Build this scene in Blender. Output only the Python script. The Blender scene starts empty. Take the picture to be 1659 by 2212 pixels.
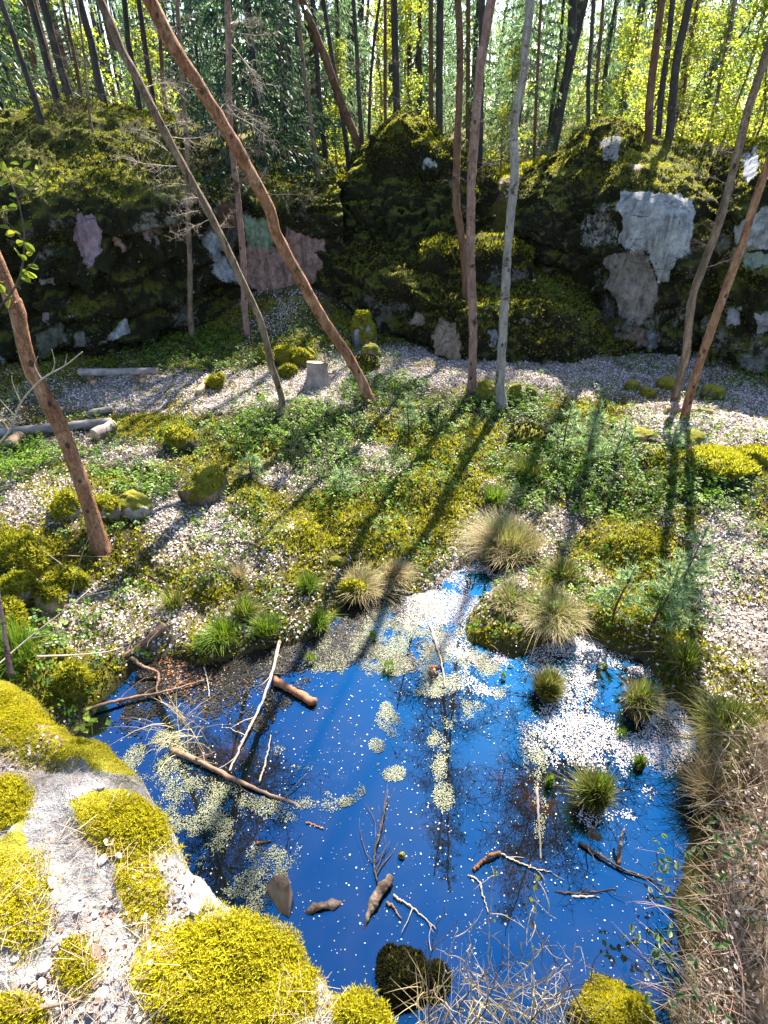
import bpy, math, random
import numpy as np
from math import radians, sin, cos, pi

SEED = 7
rng = np.random.default_rng(SEED)
random.seed(SEED)
scene = bpy.context.scene
COL = scene.collection
W0, H0, F0 = 1659.0, 2212.0, 1200.0        # working pixel frame used to lay the place out
PITCH = radians(35.0)
CAMZ = 4.5
CP, SP = cos(PITCH), sin(PITCH)

# ------------------------------------------------------------------ layout helpers
def ray(x, y):
    r = (x - W0 / 2) / F0
    u = (H0 / 2 - y) / F0
    return np.array([r, CP + SP * u, -SP + CP * u])

def G(x, y, z=0.0):
    d = ray(x, y)
    return np.array([0, 0, CAMZ]) + d * ((z - CAMZ) / d[2])

def D(x, y, Y):
    d = ray(x, y)
    return np.array([0, 0, CAMZ]) + d * (Y / d[1])

def proj(P):
    P = np.asarray(P, float)
    dx, dy, dz = P[..., 0], P[..., 1], P[..., 2] - CAMZ
    dep = dy * CP - dz * SP
    dep = np.where(dep < 0.05, 0.05, dep)
    up = dy * SP + dz * CP
    return W0 / 2 + F0 * dx / dep, H0 / 2 - F0 * up / dep

def ppm(P):                                 # metres per working pixel at a point
    return (P[1] * CP - (P[2] - CAMZ) * SP) / F0

# ------------------------------------------------------------------ noise
def _hash(ix, iy, iz, seed):
    n = (ix.astype(np.int64) * 374761393 + iy.astype(np.int64) * 668265263 + iz.astype(np.int64) * 2147483647 + seed * 1274126177) & 0xFFFFFFFF
    n = ((n ^ (n >> 13)) * 1274126177) & 0xFFFFFFFF
    n = ((n ^ (n >> 16)) * 2246822519) & 0xFFFFFFFF
    return ((n ^ (n >> 15)) & 0xFFFFFF) / float(0xFFFFFF)

def vnoise(P, seed=0):
    P = np.asarray(P, float)
    if P.shape[-1] == 2:
        P = np.concatenate([P, np.zeros(P.shape[:-1] + (1,))], -1)
    i = np.floor(P).astype(np.int64)
    f = P - i
    f = f * f * (3 - 2 * f)
    x, y, z = i[..., 0], i[..., 1], i[..., 2]
    fx, fy, fz = f[..., 0], f[..., 1], f[..., 2]
    def h(a, b, c): return _hash(x + a, y + b, z + c, seed)
    x00 = h(0, 0, 0) * (1 - fx) + h(1, 0, 0) * fx
    x10 = h(0, 1, 0) * (1 - fx) + h(1, 1, 0) * fx
    x01 = h(0, 0, 1) * (1 - fx) + h(1, 0, 1) * fx
    x11 = h(0, 1, 1) * (1 - fx) + h(1, 1, 1) * fx
    return (x00 * (1 - fy) + x10 * fy) * (1 - fz) + (x01 * (1 - fy) + x11 * fy) * fz

def fbm(P, oct=4, seed=0, gain=0.5):        # about -1..1
    P = np.asarray(P, float)
    s = 0; a = 1; t = 0
    for k in range(oct):
        s = s + a * (vnoise(P * (2.03 ** k) + 17.3 * k, seed + k) * 2 - 1)
        t += a; a *= gain
    return s / t * 1.6

def sstep(a, b, x):
    t = np.clip((x - a) / (b - a), 0, 1)
    return t * t * (3 - 2 * t)

def poly_sd(poly, X, Y):                    # signed distance, negative inside
    poly = np.asarray(poly, float)
    d = np.full(X.shape, 1e9); inside = np.zeros(X.shape, bool)
    n = len(poly)
    for i in range(n):
        a = poly[i]; b = poly[(i + 1) % n]
        e = b - a; L = e @ e + 1e-12
        wx, wy = X - a[0], Y - a[1]
        t = np.clip((wx * e[0] + wy * e[1]) / L, 0, 1)
        d = np.minimum(d, (wx - e[0] * t) ** 2 + (wy - e[1] * t) ** 2)
        c = ((a[1] > Y) != (b[1] > Y)) & (X < (b[0] - a[0]) * (Y - a[1]) / ((b[1] - a[1]) + 1e-12) + a[0])
        inside ^= c
    d = np.sqrt(d)
    return np.where(inside, -d, d)

# ------------------------------------------------------------------ mesh helpers
class MB:
    """collects numpy verts with quads / tris, builds ONE mesh object"""
    def __init__(s): s.V = []; s.Q = []; s.T = []; s.n = 0
    def add(s, V, Q=None, T=None):
        V = np.asarray(V, float).reshape(-1, 3)
        if Q is not None and len(Q): s.Q.append(np.asarray(Q).reshape(-1, 4) + s.n)
        if T is not None and len(T): s.T.append(np.asarray(T).reshape(-1, 3) + s.n)
        s.V.append(V); s.n += len(V)
        return s
    def mesh(s, name, smooth=False, attrs=None, origin=(0, 0, 0)):
        V = np.concatenate(s.V) - np.asarray(origin) if s.V else np.zeros((0, 3))
        Q = np.concatenate(s.Q) if s.Q else np.zeros((0, 4), int)
        T = np.concatenate(s.T) if s.T else np.zeros((0, 3), int)
        me = bpy.data.meshes.new(name)
        me.vertices.add(len(V)); me.vertices.foreach_set('co', V.astype(np.float32).ravel())
        nl = Q.size + T.size
        me.loops.add(nl); me.polygons.add(len(Q) + len(T))
        me.loops.foreach_set('vertex_index', np.concatenate([Q.ravel(), T.ravel()]).astype(np.int32))
        st = np.concatenate([np.arange(len(Q)) * 4, Q.size + np.arange(len(T)) * 3]).astype(np.int32)
        me.polygons.foreach_set('loop_start', st)
        if smooth: me.polygons.foreach_set('use_smooth', np.ones(len(st), bool))
        if attrs:
            for k, v in attrs.items():
                at = me.attributes.new(k, 'FLOAT_COLOR', 'POINT')
                at.data.foreach_set('color', np.asarray(v, np.float32).ravel())
        me.update(calc_edges=True)
        return me
    def obj(s, name, mat, parent=None, smooth=False, attrs=None, origin=(0, 0, 0)):
        me = s.mesh(name, smooth, attrs, origin)
        me.materials.append(mat)
        o = bpy.data.objects.new(name, me); COL.objects.link(o)
        o.location = origin
        if parent is not None:
            o.parent = parent
            o.location = np.asarray(origin) - np.asarray(parent.location)
        return o

def tag(o, label=None, cat=None, group=None, kind=None):
    if label: o['label'] = label
    if cat: o['category'] = cat
    if group: o['group'] = group
    if kind: o['kind'] = kind
    return o

def thing(name, label, cat, loc, group=None):
    o = bpy.data.objects.new(name, None); COL.objects.link(o)
    o.location = tuple(float(v) for v in loc); o.empty_display_size = 0.2
    return tag(o, label, cat, group)

def cr(P, n):                               # Catmull-Rom resample of (k,d) control points
    P = np.asarray(P, float); k = len(P)
    if k == 2:
        t = np.linspace(0, 1, n)[:, None]
        return P[0] * (1 - t) + P[1] * t
    E = np.concatenate([[2 * P[0] - P[1]], P, [2 * P[-1] - P[-2]]])
    u = np.linspace(0, k - 1 - 1e-9, n); i = np.floor(u).astype(int); t = u - i
    t = t.reshape((-1,) + (1,) * (P.ndim - 1))
    a, b, c, d = E[i], E[i + 1], E[i + 2], E[i + 3]
    return 0.5 * (2 * b + (c - a) * t + (2 * a - 5 * b + 4 * c - d) * t ** 2 + (3 * b - a - 3 * c + d) * t ** 3)

def tube(pts, rad, n=8, cap=True, wob=0.0, seed=0, wf=None):
    pts = np.asarray(pts, float); k = len(pts)
    rad = np.broadcast_to(np.asarray(rad, float), (k,))
    tg = np.gradient(pts, axis=0); tg /= np.linalg.norm(tg, axis=1)[:, None] + 1e-9
    ref = np.array([0.0, 0.0, 1.0]) if abs(tg[:, 2]).mean() < 0.8 else np.array([1.0, 0.0, 0.0])
    s = np.cross(tg, ref); s /= np.linalg.norm(s, axis=1)[:, None] + 1e-9
    b = np.cross(tg, s)
    a = np.linspace(0, 2 * pi, n, endpoint=False)
    ring = np.cos(a)[None, :, None] * s[:, None, :] + np.sin(a)[None, :, None] * b[:, None, :]
    R = rad[:, None, None]
    if wob:
        nn = (fbm((pts[:, None, :] + ring * 0.2) * 6.0, 3, seed) if wf is None else fbm((pts[:, None, :] + ring * R) * wf, 4, seed))[..., None]
        R = R * (1 + wob * nn)
    V = (pts[:, None, :] + ring * R).reshape(-1, 3)
    i = np.arange(k - 1)[:, None] * n; j = np.arange(n)[None, :]; j2 = (j + 1) % n
    Q = np.stack([i + j, i + j2, i + n + j2, i + n + j], -1).reshape(-1, 4)
    T = []
    if cap:
        m = len(V)
        V = np.concatenate([V, pts[:1], pts[-1:]])
        jj = np.arange(n)
        T = np.concatenate([np.stack([np.full(n, m), (jj + 1) % n, jj], -1),
                            np.stack([np.full(n, m + 1), (k - 1) * n + jj, (k - 1) * n + (jj + 1) % n], -1)])
    return V, Q, T

def frames(N, ang):
    """rotation matrices taking z to N, spun by ang"""
    N = N / (np.linalg.norm(N, axis=1)[:, None] + 1e-9)
    ref = np.where(np.abs(N[:, 2:3]) > 0.95, np.array([[1.0, 0, 0]]), np.array([[0, 0, 1.0]]))
    a = np.cross(ref, N); a /= np.linalg.norm(a, axis=1)[:, None] + 1e-9
    b = np.cross(N, a)
    c, s = np.cos(ang)[:, None], np.sin(ang)[:, None]
    return np.stack([a * c + b * s, -a * s + b * c, N], -1)      # columns

def scatter(mb, tmpl, P, N=None, S=1.0, ang=None, r=None):
    """replicate a template (V,Q,T) at points P, z axis along N"""
    r = r or rng
    P = np.asarray(P, float); n = len(P)
    if n == 0: return
    V, Q, T = tmpl
    if N is None: N = np.tile([[0, 0, 1.0]], (n, 1))
    if ang is None: ang = r.uniform(0, 2 * pi, n)
    R = frames(N, ang)
    S = np.broadcast_to(np.asarray(S, float), (n,))
    X = np.einsum('nij,vj->nvi', R, V) * S[:, None, None] + P[:, None, :]
    off = (np.arange(n) * len(V))[:, None, None]
    mb.add(X.reshape(-1, 3), (Q[None] + off).reshape(-1, 4) if Q is not None and len(Q) else None,
           (T[None] + off).reshape(-1, 3) if T is not None and len(T) else None)

def jitter_n(n, amt, base=(0, 0, 1.0), r=None):
    r = r or rng
    N = np.tile(np.asarray(base, float), (n, 1)) + r.normal(0, amt, (n, 3))
    return N / np.linalg.norm(N, axis=1)[:, None]

# templates ---------------------------------------------------------------
def t_leaf(l=1.0, w=0.6, bend=0.15):        # lies in xy, folded along the midrib
    V = np.array([[0, -l / 2, 0], [w / 2, -l * .08, bend * .6], [0, l / 2, bend * .3], [-w / 2, -l * .08, bend], [0, -l * .05, -0.02]])
    return V, None, np.array([[0, 1, 4], [1, 2, 4], [2, 3, 4], [3, 0, 4]])
def t_oval(l=1.0, w=0.6, bend=0.15):        # fuller leaf for plants close to the viewer
    V = [[0, -.5 * l, 0], [0, -.15 * l, -.03], [0, .2 * l, -.02], [0, .55 * l, bend * .4]]
    for sx in (1, -1): V += [[sx * w * .36, -.34 * l, bend * .5], [sx * w * .5, -.08 * l, bend * .8], [sx * w * .36, .22 * l, bend * .7], [sx * w * .14, .42 * l, bend * .5]]
    T = []
    for o in (4, 8): T += [[0, o, 1], [o, o + 1, 1], [1, o + 1, 2], [o + 1, o + 2, 2], [2, o + 2, o + 3], [2, o + 3, 3]]
    return np.array(V), None, np.array(T)
def t_litter():                             # a curled dead leaf of irregular outline
    V = np.array([[0, -.5, .02], [.3, -.25, .12], [.34, .15, .05], [.05, .5, .14], [-.28, .22, .16], [-.33, -.2, .03], [0, 0, 0]])
    return V, None, np.array([[i, (i + 1) % 6, 6] for i in range(6)])
def t_tuft(k=5, w=0.16, spread=0.6, r=None):
    r = r or np.random.default_rng(3)
    V = []; T = []
    for i in range(k):
        a = 2 * pi * i / k + r.uniform(-.5, .5)
        d = np.array([cos(a), sin(a), 0]); s = np.array([-sin(a), cos(a), 0])
        tip = d * spread * r.uniform(.3, 1) + np.array([0, 0, r.uniform(.6, 1)])
        b = d * .08
        m = len(V)
        V += [b - s * w, b + s * w, tip]; T.append([m, m + 1, m + 2])
    return np.array(V), None, np.array(T)
def t_strand():                             # moss shoot with a small leafy star at its tip
    V = [[-.07, 0, 0], [.07, 0, 0], [0, .03, .95], [0, -.07, 0], [0, .07, 0], [.03, 0, .9]]; T = [[0, 1, 2], [3, 4, 5]]
    for i in range(3):
        a = 2 * pi * i / 3 + .6
        d = np.array([cos(a), sin(a), 0]); s = np.array([-sin(a), cos(a), 0]) * .06
        m = len(V); c = np.array([0, 0, .72])
        V += [c - s, c + s, c + d * .24 + np.array([0, 0, .3])]; T.append([m, m + 1, m + 2])
    return np.array(V, float), None, np.array(T)

def blades(mb, P, H, Wd, lean_dir, lean, seg=4, droop=0.6):
    """curved grass blades: P (n,3), H heights, lean_dir (n,) angle, lean (n,) 0..1.5"""
    n = len(P)
    if n == 0: return
    t = np.linspace(0, 1, seg + 1)[None, :]
    d = np.stack([np.cos(lean_dir), np.sin(lean_dir), np.zeros(n)], -1)
    s = np.stack([-np.sin(lean_dir), np.cos(lean_dir), np.zeros(n)], -1)
    hor = H[:, None] * lean[:, None] * (0.45 * t + 0.55 * t ** 2)
    ver = H[:, None] * (t - droop * lean[:, None] * 0.55 * t ** 2.4)
    c = P[:, None, :] + d[:, None, :] * hor[..., None] + np.array([0, 0, 1.0]) * ver[..., None]
    w = (Wd[:, None] * (1 - t ** 1.5 * .92))[..., None] * s[:, None, :] / 2
    X = np.stack([c - w, c + w], 2)         # n, seg+1, 2, 3
    V = X.reshape(-1, 3)
    i = np.arange(seg)[None, :] * 2 + (np.arange(n) * (seg + 1) * 2)[:, None]
    Q = np.stack([i, i + 1, i + 3, i + 2], -1).reshape(-1, 4)
    mb.add(V, Q)

def sample_surf(V, F, n, r=None):
    """random points on quads/tris -> points, normals, index"""
    r = r or rng
    if F.shape[1] == 4: F = np.concatenate([F[:, [0, 1, 2]], F[:, [0, 2, 3]]])
    a, b, c = V[F[:, 0]], V[F[:, 1]], V[F[:, 2]]
    cr_ = np.cross(b - a, c - a); ar = np.linalg.norm(cr_, axis=1)
    k = r.choice(len(F), n, p=ar / ar.sum())
    u, v = r.random(n), r.random(n); m = u + v > 1
    u[m], v[m] = 1 - u[m], 1 - v[m]
    P = a[k] + (b - a)[k] * u[:, None] + (c - a)[k] * v[:, None]
    return P, cr_[k] / (ar[k][:, None] + 1e-12), F[k]

def grid_quads(nu, nv):
    i = np.arange(nu - 1)[:, None] * nv; j = np.arange(nv - 1)[None, :]
    return np.stack([i + j, i + nv + j, i + nv + j + 1, i + j + 1], -1).reshape(-1, 4)

# ------------------------------------------------------------------ materials
def nodes(name):
    m = bpy.data.materials.new(name); m.use_nodes = True
    nt = m.node_tree; nt.nodes.clear()
    out = nt.nodes.new('ShaderNodeOutputMaterial')
    return m, nt, out
def N_(nt, t, **kw):
    n = nt.nodes.new(t)
    for k, v in kw.items(): setattr(n, k, v)
    return n
def ramp(nt, stops, src, interp='LINEAR'):
    r = nt.nodes.new('ShaderNodeValToRGB'); e = r.color_ramp.elements
    r.color_ramp.interpolation = interp
    while len(e) < len(stops): e.new(0.5)
    for k, (p, c) in enumerate(stops):
        e[k].position = p; e[k].color = (*c, 1) if len(c) == 3 else c
    if src is not None: nt.links.new(src, r.inputs[0])
    return r.outputs[0]
def noise(nt, scale, detail=5, rough=.6, dist=0.0, vec=None, stretch=None):
    tc = nt.nodes.new('ShaderNodeTexCoord'); v = tc.outputs['Object'] if vec is None else vec
    if stretch:
        mp = nt.nodes.new('ShaderNodeMapping'); mp.inputs['Scale'].default_value = stretch
        nt.links.new(v, mp.inputs[0]); v = mp.outputs[0]
    n = nt.nodes.new('ShaderNodeTexNoise')
    n.inputs['Scale'].default_value = scale; n.inputs['Detail'].default_value = detail
    n.inputs['Roughness'].default_value = rough; n.inputs['Distortion'].default_value = dist
    nt.links.new(v, n.inputs['Vector'])
    return n.outputs[0]
def mix(nt, a, b, f, mode='MIX'):
    m = nt.nodes.new('ShaderNodeMix'); m.data_type = 'RGBA'; m.blend_type = mode
    for sk, val in ((m.inputs[6], a), (m.inputs[7], b), (m.inputs[0], f)):
        if hasattr(val, 'is_linked') or hasattr(val, 'links'): nt.links.new(val, sk)
        elif isinstance(val, (int, float)): sk.default_value = val
        else: sk.default_value = (*val, 1)
    return m.outputs[2]
def math_(nt, op, a, b=0.0, c=0.0, clamp=False):
    m = nt.nodes.new('ShaderNodeMath'); m.operation = op; m.use_clamp = clamp
    for sk, val in zip(m.inputs, (a, b, c)):
        if isinstance(val, (int, float)): sk.default_value = val
        else: nt.links.new(val, sk)
    return m.outputs[0]
def bsdf(nt, out, col, rough=.8, bump=None, bstr=.5, bdist=.02, spec=.3):
    p = nt.nodes.new('ShaderNodeBsdfPrincipled')
    if isinstance(col, tuple): p.inputs['Base Color'].default_value = (*col, 1)
    else: nt.links.new(col, p.inputs['Base Color'])
    p.inputs['Roughness'].default_value = rough
    p.inputs['Specular IOR Level'].default_value = spec
    if bump is not None:
        b = nt.nodes.new('ShaderNodeBump'); b.inputs['Strength'].default_value = bstr; b.inputs['Distance'].default_value = bdist
        nt.links.new(bump, b.inputs['Height']); nt.links.new(b.outputs[0], p.inputs['Normal'])
    if out is not None: nt.links.new(p.outputs[0], out.inputs[0])
    return p.outputs[0]

def foliage(name, stops, trans=.45, tcol=1.25, rough=.6, big=None, spec=.25):
    """leaf material: colour per island, thin and translucent; big = (scale, amount) patchy variation"""
    m, nt, out = nodes(name)
    g = N_(nt, 'ShaderNodeNewGeometry')
    src = g.outputs['Random Per Island']
    if big:
        nz = noise(nt, big[0], 2, .5, vec=g.outputs['Position'])
        nz = math_(nt, 'MULTIPLY_ADD', nz, big[1] * 2, -big[1])
        src = math_(nt, 'ADD', src, nz, clamp=True)
    c = ramp(nt, stops, src)
    a = bsdf(nt, None, c, rough, spec=spec)
    t = N_(nt, 'ShaderNodeBsdfTranslucent')
    br = mix(nt, c, (tcol, tcol, tcol * .8), 1.0, 'MULTIPLY')
    nt.links.new(br, t.inputs[0])
    mx = N_(nt, 'ShaderNodeMixShader'); mx.inputs[0].default_value = trans
    nt.links.new(a, mx.inputs[1]); nt.links.new(t.outputs[0], mx.inputs[2]); nt.links.new(mx.outputs[0], out.inputs[0])
    return m

def noisy(name, stops, scale=3, detail=6, rough=.85, bscale=None, bstr=.5, bdist=.02, dist=.3, stretch=None, spec=.3):
    m, nt, out = nodes(name)
    c = ramp(nt, stops, noise(nt, scale, detail, .65, dist, stretch=stretch))
    b = noise(nt, bscale or scale * 3, 5, .7, stretch=stretch)
    bsdf(nt, out, c, rough, b, bstr, bdist, spec)
    return m

def bark(name, stops, patch=None, pscale=2.0, pthr=.6, scale=9, bstr=1.0, plate=.4):
    m, nt, out = nodes(name)
    nz = noise(nt, scale, 6, .7, .4, stretch=(1, 1, .28))
    c = ramp(nt, stops, nz)
    # small dark scars and knots
    v = N_(nt, 'ShaderNodeTexVoronoi'); v.inputs['Scale'].default_value = 5.0
    tc = N_(nt, 'ShaderNodeTexCoord'); mp = N_(nt, 'ShaderNodeMapping'); mp.inputs['Scale'].default_value = (1.4, 1.4, .9)
    nt.links.new(tc.outputs['Object'], mp.inputs[0]); nt.links.new(mp.outputs[0], v.inputs['Vector'])
    k = math_(nt, 'LESS_THAN', v.outputs['Distance'], .16)
    c = mix(nt, c, (.02, .014, .01), math_(nt, 'MULTIPLY', k, .8))
    if patch:
        p = noise(nt, pscale, 5, .65, .5)
        f = math_(nt, 'MULTIPLY_ADD', p, 14.0, -14.0 * pthr, clamp=True)
        c = mix(nt, c, patch, f)
    pv = N_(nt, 'ShaderNodeTexVoronoi'); pv.feature = 'DISTANCE_TO_EDGE'; pv.inputs['Scale'].default_value = scale * 2.0
    nz2 = N_(nt, 'ShaderNodeTexNoise'); nz2.inputs['Scale'].default_value = 7; nz2.inputs['Detail'].default_value = 5; nt.links.new(tc.outputs['Object'], nz2.inputs['Vector'])
    va = N_(nt, 'ShaderNodeVectorMath'); va.operation = 'MULTIPLY_ADD'; va.inputs[1].default_value = (.3, .3, .6); nt.links.new(nz2.outputs['Color'], va.inputs[0]); nt.links.new(tc.outputs['Object'], va.inputs[2])
    mp2 = N_(nt, 'ShaderNodeMapping'); mp2.inputs['Scale'].default_value = (1, 1, .3); nt.links.new(va.outputs[0], mp2.inputs[0]); nt.links.new(mp2.outputs[0], pv.inputs['Vector'])
    crk = math_(nt, 'MULTIPLY_ADD', pv.outputs['Distance'], -15.0, 1.0, clamp=True)
    c = mix(nt, c, mix(nt, c, (.25, .22, .2), 1.0, 'MULTIPLY'), math_(nt, 'MULTIPLY', crk, plate))
    h = math_(nt, 'SUBTRACT', noise(nt, scale * 2.2, 5, .75, .3, stretch=(1, 1, .22)), math_(nt, 'MULTIPLY', crk, .6 * plate))
    bsdf(nt, out, c, .85, h, bstr, .03, .25)
    return m
# ------------------------------------------------------------------ camera, sky, sun
cam = bpy.data.cameras.new('camera'); camo = bpy.data.objects.new('camera', cam); COL.objects.link(camo)
camo.location = (0, 0, CAMZ); camo.rotation_euler = (pi / 2 - PITCH, 0, 0)
cam.sensor_fit = 'VERTICAL'; cam.sensor_height = 24.0; cam.lens = 24.0 * F0 / H0
cam.clip_start = 0.03; cam.clip_end = 2000
scene.camera = camo

SUN_AZ, SUN_EL = math.atan2(0.36, 0.93), radians(44)
sd = np.array([sin(SUN_AZ) * cos(SUN_EL), cos(SUN_AZ) * cos(SUN_EL), sin(SUN_EL)])
L = bpy.data.lights.new('sun', 'SUN'); L.energy = 5.0; L.angle = radians(0.6); L.color = (1.0, 0.93, 0.82)
lo = bpy.data.objects.new('sun', L); COL.objects.link(lo); lo.location = (10, 30, 40)
from mathutils import Vector
lo.rotation_euler = Vector(sd).to_track_quat('Z', 'Y').to_euler()
wd = bpy.data.worlds.new('World'); scene.world = wd; wd.use_nodes = True
wn = wd.node_tree; sky = wn.nodes.new('ShaderNodeTexSky'); sky.sky_type = 'NISHITA'; sky.sun_disc = False
sky.sun_elevation = SUN_EL; sky.sun_rotation = SUN_AZ; sky.air_density = 1.0; sky.dust_density = 0.6; sky.ozone_density = 1.5
bg = wn.nodes['Background']; bg.inputs[1].default_value = 0.085
wn.links.new(sky.outputs[0], bg.inputs[0])
scene.view_settings.view_transform = 'Standard'; scene.view_settings.look = 'None'
scene.view_settings.exposure = 2.2; scene.view_settings.gamma = 1.0
cy = scene.cycles
cy.max_bounces = 5; cy.diffuse_bounces = 2; cy.glossy_bounces = 3; cy.transmission_bounces = 3; cy.transparent_max_bounces = 4
cy.use_fast_gi = False; cy.caustics_reflective = False; cy.caustics_refractive = False
cy.sample_clamp_indirect = 6.0

# ------------------------------------------------------------------ shared materials
M_litter = foliage('dead_leaf', [(0, (.07, .04, .02)), (.25, (.24, .15, .1)), (.6, (.46, .34, .28)), (1, (.66, .57, .53))], .3, 1.0, .7)
M_litter_w = foliage('bleached_leaf', [(0, (.32, .25, .22)), (.25, (.58, .51, .5)), (.6, (.74, .69, .7)), (1, (.85, .82, .84))], .25, 1.0, .6, (.6, .2))
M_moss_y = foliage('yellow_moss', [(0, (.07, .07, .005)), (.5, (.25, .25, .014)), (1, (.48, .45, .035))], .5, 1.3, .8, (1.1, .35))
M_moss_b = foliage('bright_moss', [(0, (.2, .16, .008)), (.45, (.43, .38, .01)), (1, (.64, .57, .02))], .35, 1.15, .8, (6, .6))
M_moss_dark_shade = foliage('dark_shade_moss', [(0, (.004, .005, .002)), (.5, (.014, .016, .004)), (1, (.06, .058, .009))], .3, 1.2, .85, (.9, .4))  # moss darkened for the shade on cliff walls; also the pond rocks' brown moss
M_herb = foliage('ground_herb', [(0, (.035, .08, .008)), (.5, (.1, .2, .02)), (1, (.24, .34, .04))], .45, 1.35, .5, (.8, .35))
M_herb_d = foliage('dark_herb', [(0, (.008, .022, .008)), (.5, (.02, .05, .015)), (1, (.05, .09, .02))], .4, 1.2, .5, (.8, .35))
M_grass = foliage('fresh_grass', [(0, (.05, .1, .01)), (.5, (.13, .22, .02)), (1, (.28, .34, .04))], .45, 1.3, .5)
M_straw = foliage('dry_grass', [(0, (.13, .09, .04)), (.5, (.34, .27, .13)), (1, (.56, .47, .27))], .35, 1.1, .6)
M_sedge = foliage('sedge_grass', [(0, (.05, .06, .01)), (.5, (.15, .15, .03)), (1, (.33, .29, .1))], .4, 1.2, .6)
M_spruce = foliage('spruce_needle', [(0, (.008, .022, .012)), (.5, (.02, .046, .026)), (1, (.05, .09, .045))], .32, 1.5, .5, (.35, .25))
M_spruce_b = foliage('pale_spruce_needle', [(0, (.04, .075, .04)), (.5, (.09, .15, .08)), (1, (.17, .23, .12))], .55, 1.5, .5, (.35, .25))
M_sap = foliage('pine_sapling_needle', [(0, (.12, .2, .08)), (.5, (.27, .38, .17)), (1, (.46, .56, .32))], .4, 1.3, .45)
M_birch2 = foliage('green_leaf', [(0, (.04, .09, .05)), (.5, (.1, .18, .09)), (1, (.22, .32, .16))], .55, 1.5, .45, (.3, .3))
M_weed_refl = foliage('weed_dark_reflection', [(0, (.003, .003, .002)), (.5, (.009, .007, .003)), (1, (.035, .024, .008))], .1, 1.0, .5)  # weed coloured near-black to stand in for dark tree reflections along the margin
M_birch = foliage('spring_leaf', [(0, (.1, .15, .02)), (.5, (.22, .27, .03)), (1, (.46, .44, .05))], .6, 1.5, .45, (.3, .3))
M_duck = foliage('duckweed', [(0, (.1, .11, .05)), (.5, (.25, .26, .14)), (1, (.42, .42, .28))], .1, 1.0, .6)
M_twig_p = noisy('pale_twig', [(.3, (.23, .17, .12)), (.7, (.5, .43, .35))], 30, 3, .8)
M_twig_d = noisy('dark_twig', [(.3, (.035, .026, .02)), (.7, (.11, .085, .065))], 20, 3, .85)
M_twig_r = noisy('bramble_cane', [(.25, (.24, .12, .08)), (.5, (.46, .28, .2)), (.75, (.66, .48, .38))], 14, 3, .7)
M_bark_red = bark('reddish_bark', [(.3, (.07, .03, .018)), (.45, (.24, .11, .06)), (.58, (.36, .19, .11)), (.72, (.5, .34, .24))], (.06, .06, .012), 1.6, .62)
M_bark_leaf = bark('grey_brown_bark', [(.3, (.05, .035, .025)), (.5, (.19, .135, .095)), (.7, (.36, .28, .21))], (.1, .09, .015), 2.2, .64)
M_bark_grey = bark('pale_grey_bark', [(.25, (.12, .1, .09)), (.5, (.27, .24, .22)), (.78, (.45, .42, .39))], (.07, .045, .03), 3.2, .55, plate=.3)
M_bark_pink = bark('pinkish_bark', [(.25, (.1, .06, .05)), (.5, (.26, .16, .13)), (.78, (.42, .3, .26))], (.05, .03, .02), 2.6, .56)
M_bark_dark = bark('dark_bark', [(.25, (.02, .018, .018)), (.5, (.06, .052, .05)), (.75, (.12, .1, .1))], None)
M_bark_pine = bark('pine_bark', [(.25, (.05, .025, .015)), (.5, (.15, .08, .05)), (.75, (.27, .16, .1))], None)
M_wood = noisy('cut_wood', [(.3, (.32, .2, .1)), (.7, (.55, .4, .24))], 12, 4, .7)
M_log = noisy('weathered_log', [(.25, (.1, .08, .07)), (.55, (.26, .22, .2)), (.8, (.42, .38, .36))], 5, 6, .85, stretch=(1, 1, 1))
M_drift = noisy('driftwood', [(.25, (.09, .05, .03)), (.55, (.22, .14, .09)), (.8, (.36, .26, .19))], 8, 6, .8)
M_drift_r = noisy('red_brown_wood', [(.25, (.1, .035, .015)), (.55, (.26, .11, .05)), (.8, (.42, .24, .14))], 8, 6, .7)
M_orange = foliage('rust_leaf', [(0, (.2, .05, .015)), (.5, (.3, .13, .05)), (1, (.5, .3, .18))], .3, 1.1)
M_needle_dry = foliage('dry_pine_needle', [(0, (.2, .1, .05)), (.5, (.42, .28, .18)), (1, (.6, .47, .36))], .15, 1.0, .5)
M_pebble = noisy('pale_pebble', [(.3, (.45, .38, .38)), (.7, (.75, .7, .7))], 14, 4, .7)
M_leaf_dk = foliage('crown_leaf', [(0, (.02, .03, .008)), (.5, (.05, .06, .015)), (1, (.11, .12, .02))], .3)
M_bram = foliage('bramble_leaf', [(0, (.05, .1, .03)), (.5, (.14, .2, .08)), (1, (.34, .38, .2))], .35, 1.2, .4)

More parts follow.
